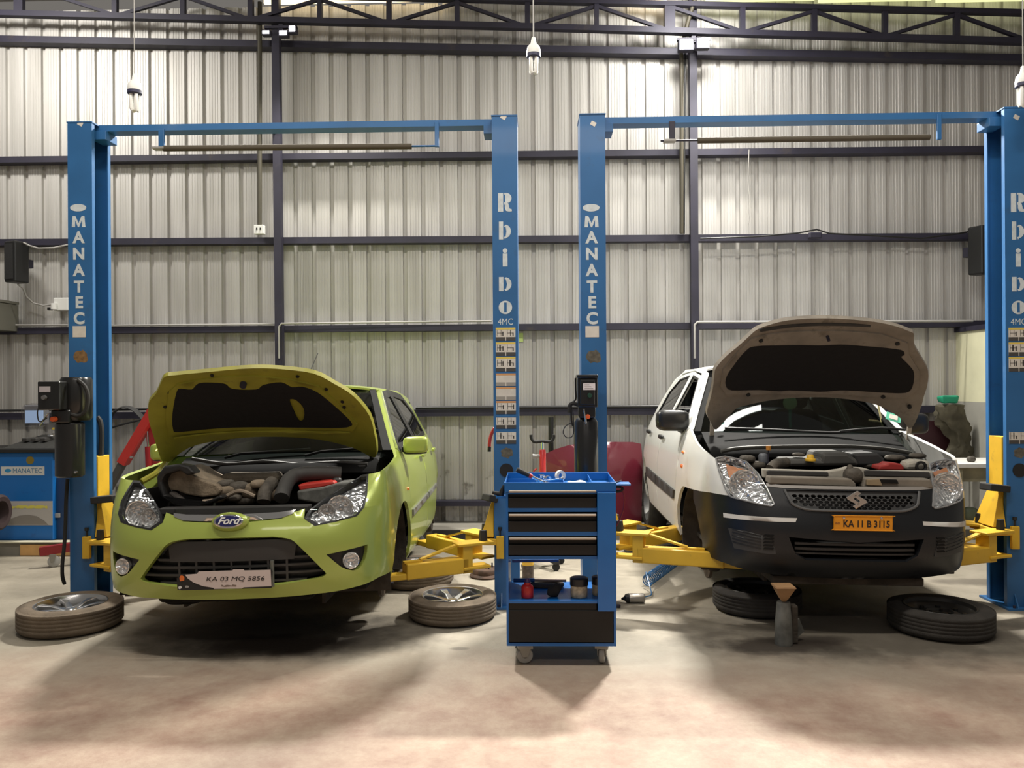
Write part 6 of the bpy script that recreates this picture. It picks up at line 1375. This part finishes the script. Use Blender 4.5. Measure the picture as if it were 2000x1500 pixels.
# ------------------------------------------------------------ red engine crane behind the green car
def crane():
    Y=6.9; P=lambda x,y,d=0:atY(x,y,Y+d)
    r=empty('engine_crane',loc=(P(300,900).x,Y,0),label='red folding engine crane with grey boom behind the green bonnet',cat='engine crane'); o=Vector((P(300,900).x,Y,0))
    q=lambda *a:P(*a)-o
    MB().beam(q(302,800),q(240,905),.075,.10,up=(0,1,0)).build('boom',RED,r,bevel=.004)
    MB().beam(q(243,899),q(212,955),.055,.07,up=(0,1,0)).build('boom_extension',mat('crane_grey',(.06,.06,.06),.5),r,bevel=.004)
    MB().tube([q(212,955)+Vector((0,0,.0)),q(214,985)],.006,6).build('chain',STEEL,r)
    MB().beam(q(301,800,.06),Vector((q(301,800).x,.06,.12)),.10,.09,up=(0,1,0)).build('mast',mat('mast_red',(.28,.015,.02),.45),r,bevel=.004)
    MB().tube([q(288,842,.02),q(290,872,.02)],.012,10).build('ram_rod',CHROME,r); MB().tube([q(290,872,.02),Vector((q(292,900).x,.02,.45))],.03,14).build('ram',mat('ram_red',(.32,.015,.02),.4),r)
    MB().lathe([(0,-.01),(.012,-.01),(.012,.01),(0,.01)],10,Matrix.Translation(q(262,892)+Vector((0,-.045,0)))@FACE).build('pin',CHROME,r)
    # base legs with casters
    a=atY(78,1077,6.55)-o; b=Vector((q(301,900).x,.06,.20))
    l=MB().beam(a,b,.065,.07).build('leg',DRED,r)
    a2=Vector((b.x+.2,-.35,.16)); 
    MB().beam((b.x,.06,.20),(b.x+.9,-.15,.16),.065,.07).build('leg',DRED,r)
    MB().beam(a-(b-a).normalized()*.001,a-(b-a).normalized()*.004,.05,.055).build('leg_opening',BLK,l)
    for c in (a+Vector((.10,.03,0)),Vector((b.x+.85,-.14,.16))):
        k=empty('caster',Matrix.Identity(4)); k.parent=r; k.location=(c.x,c.y,0)
        MB().lathe([(0,-.014),(.042,-.014),(.048,-.01),(.048,.01),(.042,.014),(0,.014)],22,Matrix.Translation((0,0,.0485))@Matrix.Rotation(.4,4,'Z')@FACE).build('caster_wheel',GREYP,k)
        MB().prism([(-.015,.045),(.015,.045),(.032,max(.11,c.z-.04)),(-.032,max(.11,c.z-.04))],-.026,-.02).build('fork',MATS['zinc'],k)
crane()
def archpanel():
    Y=7.9; pts=[atY(x,y,Y) for x,y in ((205,830),(214,812),(228,801),(243,797),(258,803),(268,812),(275,820))]
    rows=[[Vector(p)+Vector((0,0,0)),Vector(p)+Vector((0,.09,.012))] for p in catmull(pts,4)]
    rows=[[a,(a+b)/2+Vector((0,0,.01)),b] for a,b in rows]
    o=loft(rows,'wheel_arch_cover',mat('arch_black',(.035,.035,.035),.5),None,.008)
    p2=[atY(x,y,Y) for x,y in ((205,840),(225,833),(250,826),(275,820))]
    e=MB().tube(p2,.010,8).build('lower_lip',BLK); e.parent=o
    return tag(o,'curved black plastic wheel arch panel behind the leftmost lift column','car panel')
archpanel()
# ------------------------------------------------------------ clutter at the right of the white car
def bench():
    Y=6.9; a=atY(1866,906,Y); b=atY(1960,906,Y); z=a.z
    r=empty('work_table',loc=((a.x+b.x)/2+.3,Y+.3,0),label='pale topped work table between the white car and the rightmost lift column',cat='table'); o=Vector(r.location)
    x0,x1=a.x-o.x,b.x-o.x+.5; MB().box(x0,x1,-.3,.25,z-.035,z).build('table_top',mat('table_pale',(.62,.61,.58),.5),r,bevel=.004)
    WG=mat('bench_olive',(.22,.20,.13),.8,var=.4,vs=5)
    for x in (x0+.05,x1-.05):
        for y in (-.25,.2): MB().box(x-.025,x+.025,y-.025,y+.025,0.001 if y<1 else 0,z-.036).build('leg',WG,r)
    MB().box(x0+.03,x1-.03,-.22,.2,z-.16,z-.037).build('drawer_box',WG,r); MB().box(x0+.1,x1-.1,-.2,.15,.30,.32).build('lower_shelf',WG,r)
    c=atY(1903,893,Y+.1); q=superbox(MB(),(0,0,.025),(.035,.03,.026),.8).build('vise_block',GRIME); q.location=(c.x,Y+.15,z); tag(q,'small dark metal block standing on the pale work table','metal block')
    for k,(px,py,s) in enumerate(((1895,1000,.06),(1918,1010,.045))):
        c=atY(px,py,6.95); q=superbox(MB(),(0,0,0),(s,s*.8,s*.9),.7).build('part_lump',mat('greenish_part',(.06,.07,.04),.7,var=.4)); q.location=(c.x,6.95,.321+s*.9); tag(q,('larger','smaller')[k]+' dark greenish engine part on the lower shelf of the pale work table','car part')
bench()
Y=7.97; a=atY(1797,822,Y); b=atY(1866,905,Y)
def mfn(a_,b_):
    return Vector((a_,Y-.05*math.cos((a_-a.x)*3),b_)),Vector((0,-1,0))
o=patch(mfn,rnd([(a.x,a.z-.03),(a.x+.1,a.z),(b.x-.05,a.z-.01),(b.x,a.z-.06),(b.x-.02,b.z),(b.x-.08,.22),(a.x-.1,.20),(a.x-.15,.8)],3),step=.06,th=.02).build('leaning_sheet',mat('maroon_dull',(.045,.010,.014),.55),recalc=False); tag(o,'dull maroon body panel leaning by the wall right of the white car','car panel')
def rag(name,px,py,Y,rx,rz,m,label,cat,seed,ry=.06):
    c=atY(px,py,Y); o=superbox(MB(),(0,0,0),(rx,ry,rz),.35,22,14); rg=random.Random(seed); a1,a2,a3=[rg.uniform(25,60) for _ in range(3)]
    o.v=[(x*(1+.08*math.sin(z*a1)),y*(1+.2*math.sin(x*a2)),z*(1+.12*math.sin(x*a3+y*a1))) for x,y,z in o.v]
    o=o.build(name,m); o.location=c; return tag(o,label,cat)
def jacket():
    Y=7.84; c=atY(1868,903,Y); H=atY(1868,792,Y).z-c.z; rows=[]
    for i in range(19):
        t=i/18; w=.105+.02*math.sin(t*13)+.04*smooth(.55,.78,t)*(1-smooth(.86,1.02,t)*.8); sx=.03*math.sin(t*5)-.04*smooth(.5,.9,t); row=[]
        for k in range(20):
            a=2*math.pi*k/20; f=1+.16*math.sin(a*5+t*9)+.10*math.sin(a*8-t*21)+.05*math.sin(t*37+a*3); row.append(Vector((c.x+sx+w*f*math.cos(a),Y+.055*f*math.sin(a),c.z+H*t+.012*math.sin(a*4+t*8))))
        rows.append(row)
    mb=MB(); mb.grid(rows,closed=True); n=20; mb.f.append(list(range(n-1,-1,-1))); mb.f.append([18*n+k for k in range(n)]); mb.sm+=[True,True]
    tag(mb.build('hanging_jacket',mat('olive_cloth',(.075,.066,.042),.95,var=.4,vs=9)),'crumpled olive cloth hanging by the wall, right of the dull maroon panel','cloth')
jacket()
rag('green_cloth',1852,780,7.84,.085,.036,mat('cloth_green',(.01,.26,.14),.75),'bright green folded cloth on top of the hanging olive cloth by the wall','cloth',6,.05)
